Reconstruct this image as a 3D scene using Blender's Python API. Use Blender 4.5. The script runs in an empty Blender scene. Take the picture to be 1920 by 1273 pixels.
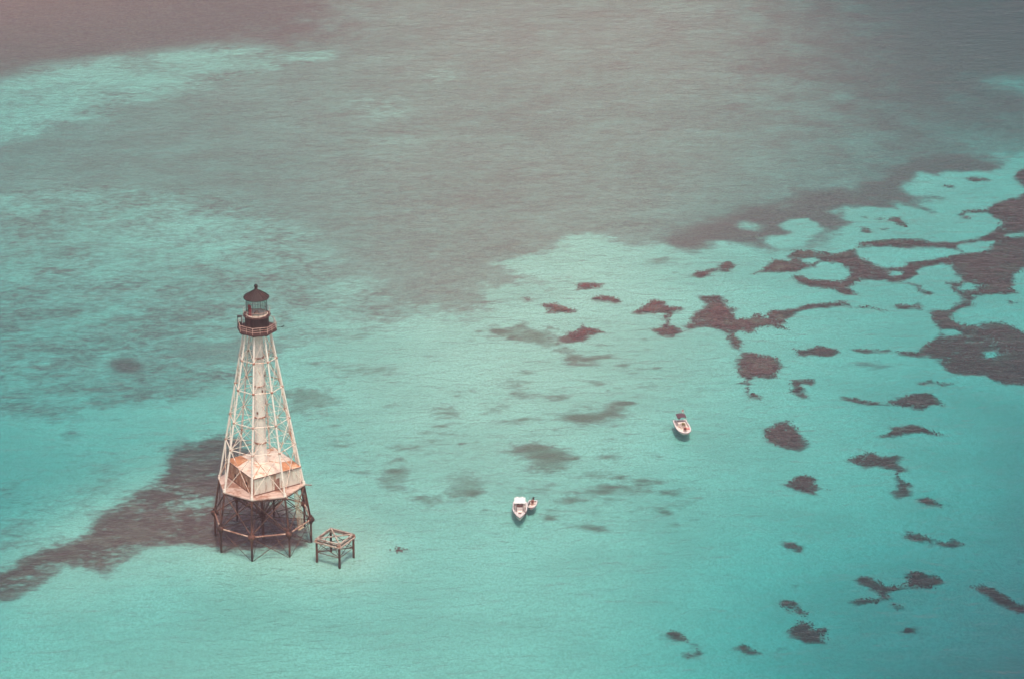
import bpy, bmesh, math, random
import numpy as np
from mathutils import Vector, Matrix, Quaternion

random.seed(7)
scene = bpy.context.scene
COL = scene.collection
PI = math.pi

# ------------------------------------------------------------------ camera
cam_data = bpy.data.cameras.new("camera")
cam = bpy.data.objects.new("camera", cam_data)
COL.objects.link(cam)
scene.camera = cam
cam_data.sensor_width = 36.0
cam_data.sensor_fit = 'HORIZONTAL'
cam_data.lens = 131.25
cam_data.clip_start = 1.0
cam_data.clip_end = 60000.0
cam.location = (0.0, -542.58, 267.34)
cam.rotation_euler = (math.radians(90.0 - 23.308), 0.0, math.radians(-4.2456))

# ------------------------------------------------------------------ light
SUN_ELEV = math.radians(70.0)
SUN_DIR = Vector((0.22, -0.97, 0)).normalized() * math.cos(SUN_ELEV) + Vector((0, 0, math.sin(SUN_ELEV)))
world = bpy.data.worlds.new("World")
scene.world = world
world.use_nodes = True
wn = world.node_tree
bg = wn.nodes["Background"]
sky = wn.nodes.new("ShaderNodeTexSky")
sky.sky_type = 'NISHITA'
sky.sun_disc = False
sky.sun_elevation = SUN_ELEV
sky.sun_rotation = math.atan2(SUN_DIR.x, SUN_DIR.y)
sky.air_density = 1.0
sky.dust_density = 6.0
sky.ozone_density = 1.0
wn.links.new(sky.outputs[0], bg.inputs[0])
bg.inputs[1].default_value = 0.15
sun_data = bpy.data.lights.new("sun", 'SUN')
sun_data.energy = 2.4
sun_data.angle = math.radians(6.0)
sun_data.color = (1.0, 0.93, 0.84)
sun = bpy.data.objects.new("sun", sun_data)
COL.objects.link(sun)
sun.rotation_euler = SUN_DIR.to_track_quat('Z', 'Y').to_euler()
sun.location = (0, 0, 200)
scene.view_settings.view_transform = 'Standard'
scene.view_settings.look = 'None'
scene.view_settings.gamma = 1.0
scene.view_settings.use_curve_mapping = False
scene.view_settings.exposure = 0.20

# ------------------------------------------------------------------ traced plan of the reef, some shade drawn in, metres
CORAL_AREAS = [([(7.4,80.5),(38.9,87.5),(74.5,80.2),(83.0,47.2),(79.4,5.9),(64.9,-5.2),(43.6,-2.5),(17.8,0.8),(6.4,32.9)],560),([(52.6,20.7),(70.5,20.0),(68.0,-1.5),(49.1,1.0)],90),([(40.9,87.3),(75.1,85.1),(62.9,61.6),(44.0,62.9)],60),([(-45.0,51.5),(-9.9,50.0),(-14.4,32.8),(-25.6,16.7),(-43.8,28.2)],80),([(68.7,119.4),(89.2,118.5),(82.4,105.4),(62.1,103.7)],40),([(17.8,0.8),(122.5,-1.2),(113.9,-44.8),(15.9,-45.4)],25)]
REEF_SHADE_BAND = [(-58.5,-11.7),(-44.4,-8.6),(-41.9,-7.2),(-40.4,-3.6),(-38.0,-1.0),(-32.9,1.2),(-29.6,4.8),(-26.8,12.6),(-23.0,18.4),(-18.7,23.3),(-17.0,28.6),(-15.7,35.2),(-16.2,36.3),(-13.0,37.5),(-10.3,40.1),(-9.4,42.2),(-6.2,42.5),(-3.9,41.6),(-0.8,37.9),(0.0,29.1),(2.6,18.0),(5.9,9.4),(8.0,4.3),(8.2,-1.6),(5.6,-3.7),(-1.2,-4.1),(-8.5,-3.0),(-14.1,-1.5),(-18.3,-2.1),(-22.5,-6.5),(-24.9,-9.9),(-29.2,-7.2),(-32.6,-8.0),(-36.5,-14.4),(-39.8,-16.3),(-43.9,-17.4),(-57.4,-24.9)]  # reef growth, plus the lighthouse platform's shadow coloured in at its right end
DEPTH_SPOTS = [(50.7,87.7,0.6,1,1),(19.7,47.3,0.75,1,1),(72.3,43.4,0.65,1,1),(41.6,5.6,0.65,1,1),(5.2,-22.2,1.5,1,1),(-20.5,-23.9,0.72,1,1),(-40.0,-43.7,1.3,1,1),(-43.0,13.8,4.6,1,1),(-34.9,29.7,2.2,1,1),(-26.3,41.9,1.3,1,1),(-46.9,90.0,1.3,1,1),(-45.2,56.6,1.7,1,1),(-8.0,67.7,0.9,1,1),(40.4,-42.4,1.5,1,1),(78.2,-3.1,1.4,1,1),(102.2,15.3,0.7,0.6,2),(86.9,-3.7,1.15,1,1),(107.6,-24.3,2.3,1,1),(122.2,-6.4,7.0,1,1),(113.3,-52.9,12.5,1,1),(89.7,-40.9,2.2,1,1),(129.5,34.7,3.0,1,1),(112.3,70.8,1.0,1,1),(141.3,93.8,2.2,1,1),(132.2,127.1,1.0,1,1),(152.3,148.9,2.0,1,1),(-53.1,211.8,1.2,1,1),(-56.1,269.3,0.45,1,1),(-7.9,232.6,0.7,1,1),(59.6,260.7,0.5,1,1),(122.6,241.0,0.5,1,1),(172.9,252.3,2.2,1,1),(161.7,195.8,1.7,1,1),(53.0,171.6,0.62,1,1),(112.7,173.4,0.6,1,1),(-18.4,146.9,0.9,1,1),(9.7,22.2,0.85,1,1),(25.0,-27.2,1.4,1,1),(-4.1,-39.1,1.5,1,1),(-14.2,11.7,0.55,0.35,6),(-24.4,2.6,0.6,0.3,6),(-34.3,-7.2,0.8,0.3,6),(0.6,2.7,0.45,0.3,8),(12.4,-5.9,0.62,0.2,8)]  # right edge sunk extra deep so the water darkens there like vignetting
SEAGRASS_OUTLINES = [
 [(49.5,96.6),(50.7,97.5),(51.3,95.5),(52.7,93.9),(55.5,94.2),(56.6,92.2),(59.1,89.9),(57.1,89.1),(53.8,90.0),(53.1,92.5),(51.3,95.0)],
 [(56.0,80.0),(57.9,80.8),(59.3,84.4),(60.0,82.1),(62.9,80.0),(60.0,78.4),(57.5,75.3),(54.9,75.9),(53.9,77.8),(56.0,78.6)],
 [(61.4,95.3),(64.2,97.0),(66.4,96.4),(67.7,94.4),(66.5,93.5),(63.6,94.2)],
 [(60.1,103.2),(65.5,102.9),(64.6,101.4),(62.1,100.4),(60.0,100.2),(59.8,102.2)],
 [(82.8,106.5),(83.3,107.9),(85.7,108.9),(87.0,109.3),(87.5,108.3),(86.0,107.9),(85.5,105.4),(83.6,105.2)],
 [(88.2,111.3),(90.1,112.8),(91.1,110.2),(90.2,109.2),(90.0,107.7),(88.0,108.3),(87.8,110.3)],
 [(82.3,96.1),(86.1,96.3),(87.3,94.0),(88.1,92.6),(86.8,92.6),(86.9,91.2),(89.0,89.7),(87.9,88.3),(87.5,86.4),(88.1,85.2),(90.3,85.4),(92.3,87.7),(93.2,85.8),(94.3,88.6),(97.7,89.0),(100.4,90.3),(102.8,91.7),(106.8,92.0),(108.1,92.9),(109.2,92.6),(109.7,90.9),(110.4,89.7),(106.5,90.1),(106.5,90.1),(103.5,89.8),(100.5,88.4),(99.0,87.1),(97.0,83.8),(96.4,82.4),(95.8,81.7),(96.6,79.8),(95.6,80.3),(93.8,81.3),(91.6,81.1),(90.3,78.6),(89.0,78.4),(88.1,79.5),(87.1,78.2),(87.5,75.4),(87.2,73.2),(87.0,70.5),(86.3,71.4),(85.5,74.1),(84.5,76.4),(85.1,77.8),(84.4,79.6),(83.4,80.6),(81.6,81.1),(78.5,80.3),(78.0,82.2),(78.0,82.0),(79.0,84.3),(79.5,86.6),(81.0,88.5),(82.7,90.3),(83.9,92.2),(82.7,93.7)],
 [(70.8,90.8),(73.4,94.5),(75.8,93.5),(75.7,91.5),(79.2,90.5),(76.9,88.6),(76.1,86.8),(75.7,83.0),(76.0,82.2),(77.7,79.4),(76.8,78.0),(75.1,76.5),(72.8,78.2),(71.8,81.0),(73.6,81.2),(74.5,84.0),(74.4,88.3),(71.6,87.9),(69.4,88.6),(70.7,90.4)],
 [(87.2,70.5),(89.8,69.1),(93.2,67.4),(93.2,65.9),(93.7,63.2),(91.8,60.2),(91.8,58.5),(88.0,58.8),(87.1,58.1),(87.1,56.0),(85.9,54.7),(86.1,52.6),(87.5,51.9),(88.0,50.6),(87.1,49.2),(85.5,50.5),(85.4,53.5),(85.8,55.6),(84.5,56.5),(86.3,58.2),(85.0,59.0),(85.0,62.1),(85.8,66.5),(86.8,68.7)],
 [(96.5,71.2),(98.2,70.7),(101.1,72.7),(102.3,72.2),(103.6,71.0),(104.6,70.6),(104.8,69.2),(103.1,67.9),(100.4,67.8),(99.4,68.7),(96.7,67.6),(96.7,69.8)],
 [(93.6,56.3),(94.3,57.6),(96.4,57.8),(98.6,58.4),(98.2,55.8),(97.3,55.4),(96.1,55.8),(95.8,52.4),(95.9,49.9),(95.2,49.7),(94.4,51.6),(93.1,52.5),(94.1,54.6)],
 [(106.7,70.7),(110.0,70.9),(113.8,70.3),(113.2,69.2),(110.2,68.9),(108.3,69.6)],
 [(110.5,115.6),(115.2,118.4),(116.5,121.5),(118.9,121.9),(121.7,122.5),(125.4,123.1),(129.2,122.1),(130.9,120.8),(135.6,120.8),(140.3,122.4),(142.6,124.3),(144.9,127.9),(145.7,130.0),(145.8,132.7),(144.5,136.0),(140.6,135.6),(139.8,134.6),(141.0,132.4),(139.1,133.0),(138.5,135.2),(140.5,137.3),(144.6,137.6),(148.8,141.8),(152.4,144.4),(154.1,147.1),(158.5,149.1),(146.6,91.5),(138.6,52.8),(135.4,54.1),(132.2,55.1),(130.3,56.8),(128.9,58.6),(125.4,59.5),(123.5,60.0),(122.4,63.1),(122.1,65.7),(120.6,67.5),(118.9,67.1),(115.8,68.1),(115.1,69.4),(118.6,69.3),(120.6,72.3),(122.5,73.8),(124.4,76.2),(124.7,79.8),(124.1,83.0),(124.8,88.1),(126.1,87.6),(127.8,87.5),(130.0,90.2),(132.1,92.5),(130.3,96.0),(129.6,100.9),(133.1,101.2),(132.7,104.1),(132.4,107.6),(132.6,107.5),(132.3,109.0),(130.4,109.6),(128.7,108.7),(126.7,108.3),(125.1,106.8),(125.0,104.9),(124.7,104.6),(122.7,102.7),(122.0,101.2),(124.0,100.2),(125.1,99.1),(124.5,97.7),(126.4,95.7),(126.0,94.7),(123.9,96.8),(123.4,100.2),(121.7,101.5),(119.7,100.9),(118.4,102.4),(114.2,102.6),(112.1,100.2),(111.3,98.8),(112.1,95.4),(109.3,95.5),(107.7,98.0),(107.8,98.3),(104.0,99.9),(102.1,101.9),(101.1,104.4),(101.8,105.4),(103.1,105.3),(104.2,103.3),(108.5,102.7),(109.7,102.3),(111.1,103.7),(112.2,107.1),(112.4,108.4),(111.2,110.5),(109.8,111.1),(107.7,111.6),(106.3,109.7),(102.8,107.3),(97.0,107.0),(95.3,107.1),(93.4,105.9),(95.6,108.1),(97.9,112.0),(98.4,114.0),(100.2,113.2),(102.1,112.9),(101.7,115.4),(103.3,118.4),(106.7,117.8),(110.6,116.6)],
 [(124.7,134.2),(126.9,134.1),(127.4,129.0),(126.4,128.8),(125.2,131.0),(124.2,132.6)],
 [(117.9,126.6),(118.1,129.2),(119.3,129.2),(120.4,126.5),(118.7,125.8)],
 [(121.7,128.0),(122.8,128.7),(123.6,128.4),(122.6,127.4)],
 [(122.0,133.8),(123.3,134.3),(123.9,133.2),(122.6,132.7)],
 [(119.2,135.0),(120.8,134.7),(119.9,134.2)],
 [(143.1,154.4),(144.9,155.4),(148.8,154.1),(148.1,152.7),(144.8,152.6)],
 [(137.6,151.2),(140.7,150.5),(140.2,149.7),(138.2,150.3)],
 [(153.9,156.2),(155.5,159.0),(158.6,160.0),(156.3,148.6),(154.4,149.3),(154.2,152.2)],
 [(111.4,89.9),(113.0,90.5),(114.2,89.6),(116.3,87.8),(115.2,87.6),(113.9,88.9)],
 [(118.0,89.9),(118.8,91.0),(122.1,90.4),(122.8,91.5),(123.3,91.3),(122.9,89.6),(122.9,88.2),(119.8,88.1),(118.4,88.9)],
 [(116.5,56.2),(118.0,56.8),(119.2,57.6),(120.6,56.3),(123.4,55.6),(121.3,54.8),(118.9,55.9),(117.0,55.1)],
 [(139.7,91.6),(141.3,89.9),(140.2,90.2)],
 [(102.3,50.2),(104.6,49.7),(108.9,47.4),(111.7,49.6),(114.3,51.2),(118.2,51.8),(118.7,49.0),(119.6,46.2),(118.4,47.3),(115.1,44.6),(112.9,45.7),(109.3,46.8),(106.5,46.8),(103.8,48.0)],
 [(86.3,36.0),(87.3,38.0),(88.9,39.4),(90.0,40.2),(91.3,40.6),(91.4,39.0),(92.7,38.1),(92.7,36.7),(92.7,34.2),(93.2,33.0),(93.5,30.6),(91.4,28.9),(89.5,29.1),(88.1,30.0),(86.3,32.4)],
 [(87.1,15.7),(88.3,17.2),(89.8,19.0),(91.0,19.3),(92.5,18.7),(92.7,17.0),(92.9,15.1),(93.4,14.0),(92.3,13.3),(91.7,11.6),(90.1,12.2),(88.6,13.4),(87.3,14.6)],
 [(93.8,14.0),(94.6,13.6),(94.3,13.0),(93.7,13.2)],
 [(99.3,24.5),(99.9,25.7),(102.0,27.2),(103.0,28.2),(104.3,28.2),(105.0,26.4),(107.0,25.8),(107.7,26.8),(108.5,26.4),(108.1,25.3),(107.1,24.7),(107.2,22.9),(108.4,20.0),(107.3,19.8),(107.0,17.9),(107.6,16.3),(108.8,15.7),(108.5,14.6),(107.7,14.2),(107.4,11.3),(105.3,10.9),(104.7,12.4),(106.0,13.8),(106.3,16.1),(106.0,17.9),(106.8,21.0),(105.0,21.4),(103.7,22.5),(101.5,21.8),(100.3,23.0)],
 [(106.3,34.0),(108.7,36.1),(109.1,37.7),(110.9,37.9),(112.5,38.9),(113.9,37.9),(115.8,36.5),(117.9,34.5),(115.4,34.3),(113.9,35.9),(111.4,35.3),(109.8,34.2),(106.9,33.8)],
 [(108.5,9.9),(109.5,11.0),(110.7,10.6),(111.6,9.2),(112.9,8.2),(112.3,7.4),(110.2,7.2),(109.4,8.1)],
 [(61.3,-35.7),(62.2,-34.1),(63.4,-35.0),(64.3,-36.6),(64.6,-38.2),(62.6,-37.6),(61.3,-37.0)],
 [(63.5,-41.7),(64.1,-41.1),(65.2,-41.1),(66.0,-40.4),(66.7,-41.3),(65.6,-42.3),(63.9,-43.0)],
 [(71.5,-39.7),(72.6,-38.4),(73.5,-38.9),(74.1,-39.9),(75.4,-40.7),(75.2,-41.5),(73.2,-41.4)],
 [(80.5,-24.9),(81.0,-24.3),(83.2,-24.5),(83.7,-26.8),(84.4,-28.3),(84.0,-29.3),(82.8,-28.4),(82.4,-27.1),(81.9,-28.4),(81.1,-27.2)],
 [(80.7,-33.6),(82.0,-32.2),(82.8,-30.6),(83.7,-31.2),(84.7,-31.5),(84.7,-33.1),(86.4,-33.0),(86.7,-34.2),(86.1,-35.2),(86.3,-36.9),(84.9,-37.7),(82.7,-38.1),(81.9,-36.0),(80.7,-35.4)],
 [(84.1,-4.9),(85.4,-5.0),(87.0,-7.2),(86.2,-8.1),(84.7,-6.8)],
 [(103.6,-3.3),(105.1,-1.6),(107.0,-1.9),(108.1,-3.1),(109.9,-4.5),(110.7,-5.3),(112.1,-3.3),(113.4,-5.1),(111.6,-6.1),(110.1,-5.9),(108.8,-4.7),(108.0,-5.8),(107.6,-4.4),(105.3,-4.2)],
 [(93.8,-17.3),(94.9,-16.2),(96.1,-16.0),(97.6,-17.6),(98.3,-19.1),(100.8,-18.8),(101.8,-17.8),(102.4,-15.5),(103.4,-14.2),(104.8,-14.5),(106.0,-16.1),(107.2,-15.7),(108.3,-17.9),(105.8,-19.9),(102.6,-19.8),(100.6,-20.2),(98.8,-21.0),(98.0,-21.4),(98.7,-22.6),(97.1,-24.0),(95.0,-25.0),(93.0,-25.0),(91.7,-24.6),(93.3,-23.4),(95.0,-23.1),(96.5,-23.3),(97.2,-21.4),(96.4,-20.2),(95.0,-18.9)],
 [(98.2,-25.0),(99.2,-24.8),(100.0,-25.9),(98.8,-27.0)],
 [(112.0,-19.3),(113.3,-19.0),(114.2,-18.1),(115.7,-19.2),(117.0,-20.7),(118.0,-23.2),(118.8,-24.7),(121.3,-23.4),(120.8,-25.9),(118.0,-27.1),(116.2,-24.8),(115.2,-23.6),(114.5,-22.1),(113.1,-20.6)],
 [(98.5,-32.6),(99.7,-31.2),(101.0,-31.9),(100.7,-33.5),(99.7,-34.0),(98.6,-33.5)],
 [(20.2,-5.2),(21.5,-4.3),(23.0,-5.2),(21.8,-6.4),(20.8,-6.2)],
 [(121.3,-9.7),(122.1,-11.2),(121.6,-11.6)]]
SAND_HOLES = [
 [(115.1,115.9),(115.7,117.9),(118.9,119.3),(121.9,118.9),(126.5,117.9),(131.5,118.4),(133.8,117.5),(135.7,115.9),(135.2,118.5),(135.8,119.5),(138.3,120.4),(140.4,120.8),(142.7,120.7),(141.4,118.2),(141.1,116.6),(138.5,115.2),(135.7,114.9),(132.6,114.0),(129.4,112.1),(124.7,110.9),(122.9,108.5),(119.7,108.1),(117.9,110.2),(116.9,112.3),(115.2,114.9)],
 [(120.0,106.3),(120.7,106.7),(122.3,106.2),(122.3,105.2),(121.4,104.2),(120.5,104.5)],
 [(103.8,112.8),(106.2,114.2),(107.2,113.2),(106.2,111.5),(104.3,111.8)],
 [(134.3,93.8),(142.3,94.8),(142.1,97.7),(143.7,103.0),(145.9,106.4),(149.7,106.7),(142.9,73.9),(139.8,76.8),(138.6,80.0),(136.2,82.2),(132.9,81.7),(131.6,80.6),(129.1,81.4),(128.1,83.3),(128.6,85.6),(129.5,87.4),(130.9,88.3),(133.0,89.1),(133.5,92.0)],
 [(131.1,68.3),(132.6,68.7),(133.1,67.4),(132.1,66.1),(130.7,66.2)],
 [(145.9,123.6),(149.0,124.5),(148.7,123.0),(146.3,122.8)],
 [(125.1,78.9),(128.0,78.3),(128.0,76.5),(125.1,75.7)],
 [(133.6,100.6),(135.6,99.1),(134.2,96.7),(131.7,97.3)]]
SPARSE_COVER = [
 (0.595,6,[(-111.0,480.3),(287.4,450.8),(211.0,164.6),(165.0,167.6),(155.2,163.8),(150.1,158.5),(139.7,158.3),(136.6,157.8),(133.3,154.9),(130.2,152.3),(127.4,142.2),(122.7,140.1),(117.2,138.9),(116.2,135.5),(117.1,131.2),(114.1,125.8),(109.6,120.0),(102.6,118.1),(100.3,119.5),(99.0,122.3),(94.7,122.5),(89.0,122.9),(88.1,119.7),(83.0,119.0),(80.5,118.3),(77.6,118.4),(74.8,119.6),(71.7,117.6),(70.1,121.8),(62.5,124.4),(60.8,119.9),(58.1,117.0),(55.2,116.2),(49.0,114.5),(49.8,110.9),(50.6,107.4),(51.6,101.3),(44.4,100.8),(43.8,98.0),(49.7,96.0),(45.2,94.5),(41.9,92.0),(39.3,89.2),(37.4,87.6),(31.0,86.9),(25.0,83.7),(7.3,75.7),(-5.2,60.7),(-17.3,56.4),(-31.2,53.4),(-72.7,53.8)],0),
 (0.95,22,[(-111.0,480.3),(21.8,470.3),(11.2,255.1),(-19.7,246.5),(-42.9,238.4),(-88.2,227.2)],0),
 (0.86,40,[(154.6,460.9),(287.4,450.8),(223.3,210.6),(138.0,191.2),(127.3,225.3)],0),
 (0.51,9,[(-82.2,160.3),(-29.4,164.8),(-5.8,153.9),(8.7,138.2),(16.1,110.1),(27.6,96.0),(36.9,87.1),(31.0,86.9),(21.1,82.8),(7.3,75.7),(-5.2,60.7),(-17.3,56.4),(-31.2,53.4),(-72.7,53.8)],0),
 (0.48,7,[(-79.4,129.1),(-43.0,134.3),(-32.4,122.5),(-35.8,104.6),(-76.6,97.9)],0),
 (0.42,7,[(-30.7,136.0),(-15.3,146.0),(0.3,130.6),(-0.9,119.7),(-13.0,112.9),(-26.2,119.3)],0),
 (0.5,5,[(-46.9,90.7),(-37.2,91.1),(-21.5,81.1),(-18.4,69.0),(-31.4,61.2),(-45.6,64.8)],0),
 (0.37,8,[(-87.3,217.1),(-53.9,226.4),(-42.8,237.0),(-19.6,242.2),(-9.0,247.2),(0.4,245.7),(6.2,238.0),(3.8,232.1),(-7.9,226.0),(-15.9,219.8),(-27.1,210.7),(-38.1,201.8),(-45.7,195.9),(-83.3,172.3)],0),
 (0.36,4,[(7.9,238.5),(18.0,240.6),(17.3,236.3),(9.0,234.9)],0),
 (0.54,8,[(19.5,213.4),(33.0,210.5),(37.0,198.5),(25.6,194.5),(18.0,201.8)],0),
 (0.54,8,[(25.2,186.4),(38.8,190.2),(35.9,179.2),(27.0,175.2)],0),
 (0.62,6,[(85.2,249.2),(99.4,257.7),(112.2,253.2),(97.6,242.8)],0),
 (0.5,6,[(38.2,222.1),(44.1,223.4),(43.8,218.2),(38.0,218.7)],0),
 (0.52,6,[(158.4,214.3),(176.5,217.1),(173.3,201.6),(161.6,207.3)],0),
 (0.93,5,[(109.3,147.9),(121.5,147.9),(128.6,158.9),(134.3,162.7),(140.3,166.3),(149.3,165.6),(152.6,160.8),(149.9,157.8),(139.8,157.9),(139.1,155.1),(137.9,156.3),(135.3,159.2),(134.3,155.8),(130.9,148.1),(136.8,144.5),(131.8,141.5),(134.5,135.4),(131.2,138.2),(128.0,140.8),(127.7,137.8),(123.6,138.6),(117.3,139.4),(115.7,136.7),(116.9,131.4),(112.4,128.4),(109.7,123.3),(101.9,123.6),(101.3,134.1)],0),
 (0.9,5,[(80.1,123.9),(89.1,133.0),(99.8,139.0),(105.8,138.7),(105.1,133.4),(103.0,130.4),(104.2,127.2),(99.9,125.3),(98.0,122.7),(99.9,119.6),(94.6,122.3),(88.8,122.8),(88.1,120.0),(83.1,119.1),(80.5,118.4)],0),
 (0.06,2,[(134.3,155.8),(135.1,158.1),(137.8,156.0),(139.0,154.8),(139.3,157.4),(140.9,158.2),(144.7,157.7),(149.0,157.5),(152.8,159.7),(155.2,163.6),(161.9,165.6),(160.7,159.9),(156.6,160.1),(154.0,156.2),(154.2,152.2),(154.2,148.2),(151.7,146.1),(148.8,141.8),(144.1,138.2),(138.4,135.7),(135.6,135.9),(134.2,138.1),(132.5,140.9),(133.9,141.9),(137.4,140.1),(138.8,144.5),(137.3,147.3),(136.4,150.1),(136.7,151.8),(133.6,154.2)],0),
 (0.05,1.5,[(117.2,138.8),(121.2,139.7),(123.6,138.6),(126.1,138.7),(127.9,137.6),(127.2,140.6),(131.2,138.2),(133.5,135.4),(138.0,134.7),(139.8,134.6),(140.6,135.6),(144.5,136.0),(145.8,132.7),(145.7,130.0),(144.9,127.9),(142.6,124.3),(140.3,122.4),(135.6,120.8),(130.9,120.8),(129.2,122.1),(125.4,123.1),(121.7,122.5),(118.9,121.9),(115.2,120.7),(112.3,120.1),(111.6,123.2),(112.0,125.8),(115.0,128.3),(116.9,130.3),(117.1,131.9),(116.1,134.1),(116.7,136.7)],0),
 (0.04,1.5,[(103.3,130.9),(105.1,133.4),(108.4,134.4),(109.6,131.7),(110.9,128.5),(109.2,126.4),(107.1,123.4),(106.1,120.4),(104.0,119.4),(100.5,119.6),(99.2,121.7),(98.6,123.7),(99.9,125.3),(102.6,125.7),(104.4,127.4),(103.2,128.8)],0),
 (0.3,3,[(94.2,130.7),(95.8,132.5),(98.4,131.1),(97.4,128.5),(95.5,129.1)],0),
 (0.55,3,[(106.1,120.4),(107.6,123.9),(111.2,127.9),(113.2,126.8),(111.4,115.5),(108.6,117.7),(103.4,118.9)],0),
 (0.4,3,[(138.7,110.1),(142.4,108.9),(146.4,108.7),(145.2,102.6),(140.4,104.0)],0),
 (0.86,3.0,[(-58.5,-11.7),(-44.4,-8.6),(-41.9,-7.2),(-40.4,-3.6),(-38.0,-1.0),(-32.9,1.2),(-29.6,4.8),(-26.8,12.6),(-23.0,18.4),(-18.7,23.3),(-17.0,28.6),(-15.7,35.2),(-16.2,36.3),(-13.0,37.5),(-10.3,40.1),(-9.4,42.2),(-6.2,42.5),(-3.9,41.6),(-0.8,37.9),(0.0,29.1),(2.6,18.0),(5.9,9.4),(8.0,4.3),(8.2,-1.6),(5.6,-3.7),(-1.2,-4.1),(-8.5,-3.0),(-14.1,-1.5),(-18.3,-2.1),(-22.5,-6.5),(-24.9,-9.9),(-29.2,-7.2),(-32.6,-8.0),(-36.5,-14.4),(-39.8,-16.3),(-43.9,-17.4),(-57.4,-24.9)],0),  # reef growth; the part beneath the lighthouse also paints in its shade
 (0.7,2.0,[(-8.1,1.7),(-14.1,-0.6),(-18.3,-2.1),(-22.5,-7.0),(-24.9,-10.5),(-29.2,-7.6),(-32.6,-8.4),(-36.5,-14.9),(-39.8,-16.6),(-49.6,-18.6),(-49.9,-14.0),(-41.7,-11.9),(-35.2,-6.6),(-30.2,-3.9),(-23.4,-1.7),(-16.7,3.5),(-8.0,5.6)],0),
 (0.55,2,[(-15.6,15.6),(-13.6,17.3),(-10.4,18.2),(-7.8,16.1),(-7.8,13.6),(-11.7,12.2),(-14.8,12.4)],0),
 (0.45,3,[(-15.7,43.2),(-10.5,43.2),(-6.4,42.1),(-10.2,41.2),(-10.8,37.3),(-12.4,38.2),(-15.9,35.3),(-16.7,36.7)],0),
 (0.5,3,[(-47.9,8.2),(-39.3,8.5),(-34.7,3.5),(-38.0,-1.0),(-47.1,-5.1)],0),
 (0.35,4,[(-39.3,8.5),(-29.1,15.1),(-31.3,3.0),(-37.2,-0.2)],0),
 (0.32,5,[(-41.7,40.5),(-26.3,43.1),(-20.7,33.6),(-23.2,25.1),(-33.1,29.0)],0),
 (0.4,8,[(-71.4,39.0),(-38.5,29.7),(-33.7,20.4),(-37.5,8.1),(-42.6,5.0),(-68.1,2.9)],0),
 (0.5,3,[(-49.8,40.2),(-43.4,38.6),(-42.3,34.3),(-49.5,35.0)],0),
 (0.6,2,[(-34.4,45.7),(-32.4,46.6),(-29.6,44.6),(-31.8,43.3)],0),
 (0.5,2.5,[(-27.4,31.3),(-24.7,31.5),(-23.7,28.5),(-26.4,27.8)],0),
 (0.4,5,[(-34.8,27.1),(-24.1,27.4),(-23.0,18.4),(-29.0,12.9),(-33.6,18.2)],0),
 (0.2,14,[(7.6,85.4),(40.5,82.4),(75.0,75.3),(74.5,38.7),(61.0,-1.4),(35.1,-0.0),(12.9,9.1),(6.6,43.7)],0),
 (0.58,2.2,[(42.4,30.0),(45.9,33.8),(49.7,32.8),(52.7,29.9),(52.4,26.2),(51.1,22.7),(48.3,20.8),(46.2,23.0),(45.3,26.2),(43.9,28.4)],1),
 (0.75,2,[(47.1,29.2),(50.2,30.1),(52.2,26.8),(50.3,23.8),(47.7,25.0)],1),
 (0.56,2.2,[(19.5,19.9),(21.7,25.4),(24.3,26.2),(26.4,23.4),(24.7,21.5),(22.8,19.1),(23.3,16.5),(29.1,16.0),(29.3,20.1),(31.5,23.0),(33.3,25.5),(35.5,24.8),(36.1,20.6),(36.1,17.0),(37.5,14.3),(34.7,12.0),(32.8,11.2),(30.3,12.9),(27.0,10.6),(24.7,12.3),(23.3,16.0),(20.3,17.2)],1),
 (0.52,2.5,[(30.6,46.8),(31.5,49.5),(33.8,49.3),(35.7,46.4),(34.0,44.8),(31.2,45.1)],1),
 (0.52,2.5,[(38.2,48.4),(39.5,50.3),(42.9,49.4),(43.9,47.4),(40.3,45.7),(38.3,46.1)],1),
 (0.5,2.5,[(33.0,56.2),(35.2,57.2),(37.0,55.3),(34.3,53.5)],1),
 (0.55,2,[(40.2,61.4),(42.7,62.1),(47.9,58.8),(45.9,58.1),(42.5,60.1)],1),
 (0.5,3,[(48.3,43.2),(51.9,45.2),(54.6,48.9),(58.2,49.3),(60.4,45.8),(60.7,39.7),(55.2,42.2)],1),
 (0.45,3,[(46.2,52.3),(47.6,55.1),(51.1,54.2),(54.9,54.6),(54.8,53.4),(50.2,52.0)],1),
 (0.44,4,[(51.4,19.3),(59.0,19.7),(61.3,18.0),(68.6,15.5),(68.8,10.3),(67.7,7.4),(62.7,6.8),(58.2,4.0),(54.2,4.9),(49.6,8.1),(54.0,11.6),(56.7,13.3)],1),
 (0.25,7,[(50.7,21.2),(63.9,18.7),(74.0,18.4),(71.9,8.0),(63.5,-0.5),(52.1,-0.1),(47.9,8.2)],1),
 (0.6,3,[(5.1,58.4),(7.0,60.0),(10.7,58.9),(13.4,55.2),(11.9,50.9),(7.7,49.1),(5.4,50.4)],1),
 (0.5,3,[(11.0,69.4),(18.7,70.3),(24.8,67.3),(24.2,64.6),(14.6,63.6)],1),
 (0.85,2,[(-25.7,74.9),(-23.3,76.1),(-20.9,72.8),(-22.2,69.9),(-24.9,70.6)],0),
 (0.6,3,[(-17.4,60.9),(-14.6,62.2),(-10.8,60.2),(-13.6,57.1)],0),
 (0.62,3,[(41.1,85.3),(43.2,86.1),(44.5,84.6),(47.2,85.3),(49.0,85.2),(51.0,82.2),(53.0,79.8),(53.9,77.8),(55.9,75.4),(55.4,73.6),(58.6,68.5),(59.0,67.1),(55.7,68.6),(52.4,72.9),(47.9,75.1),(42.0,80.1)],1),
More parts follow.
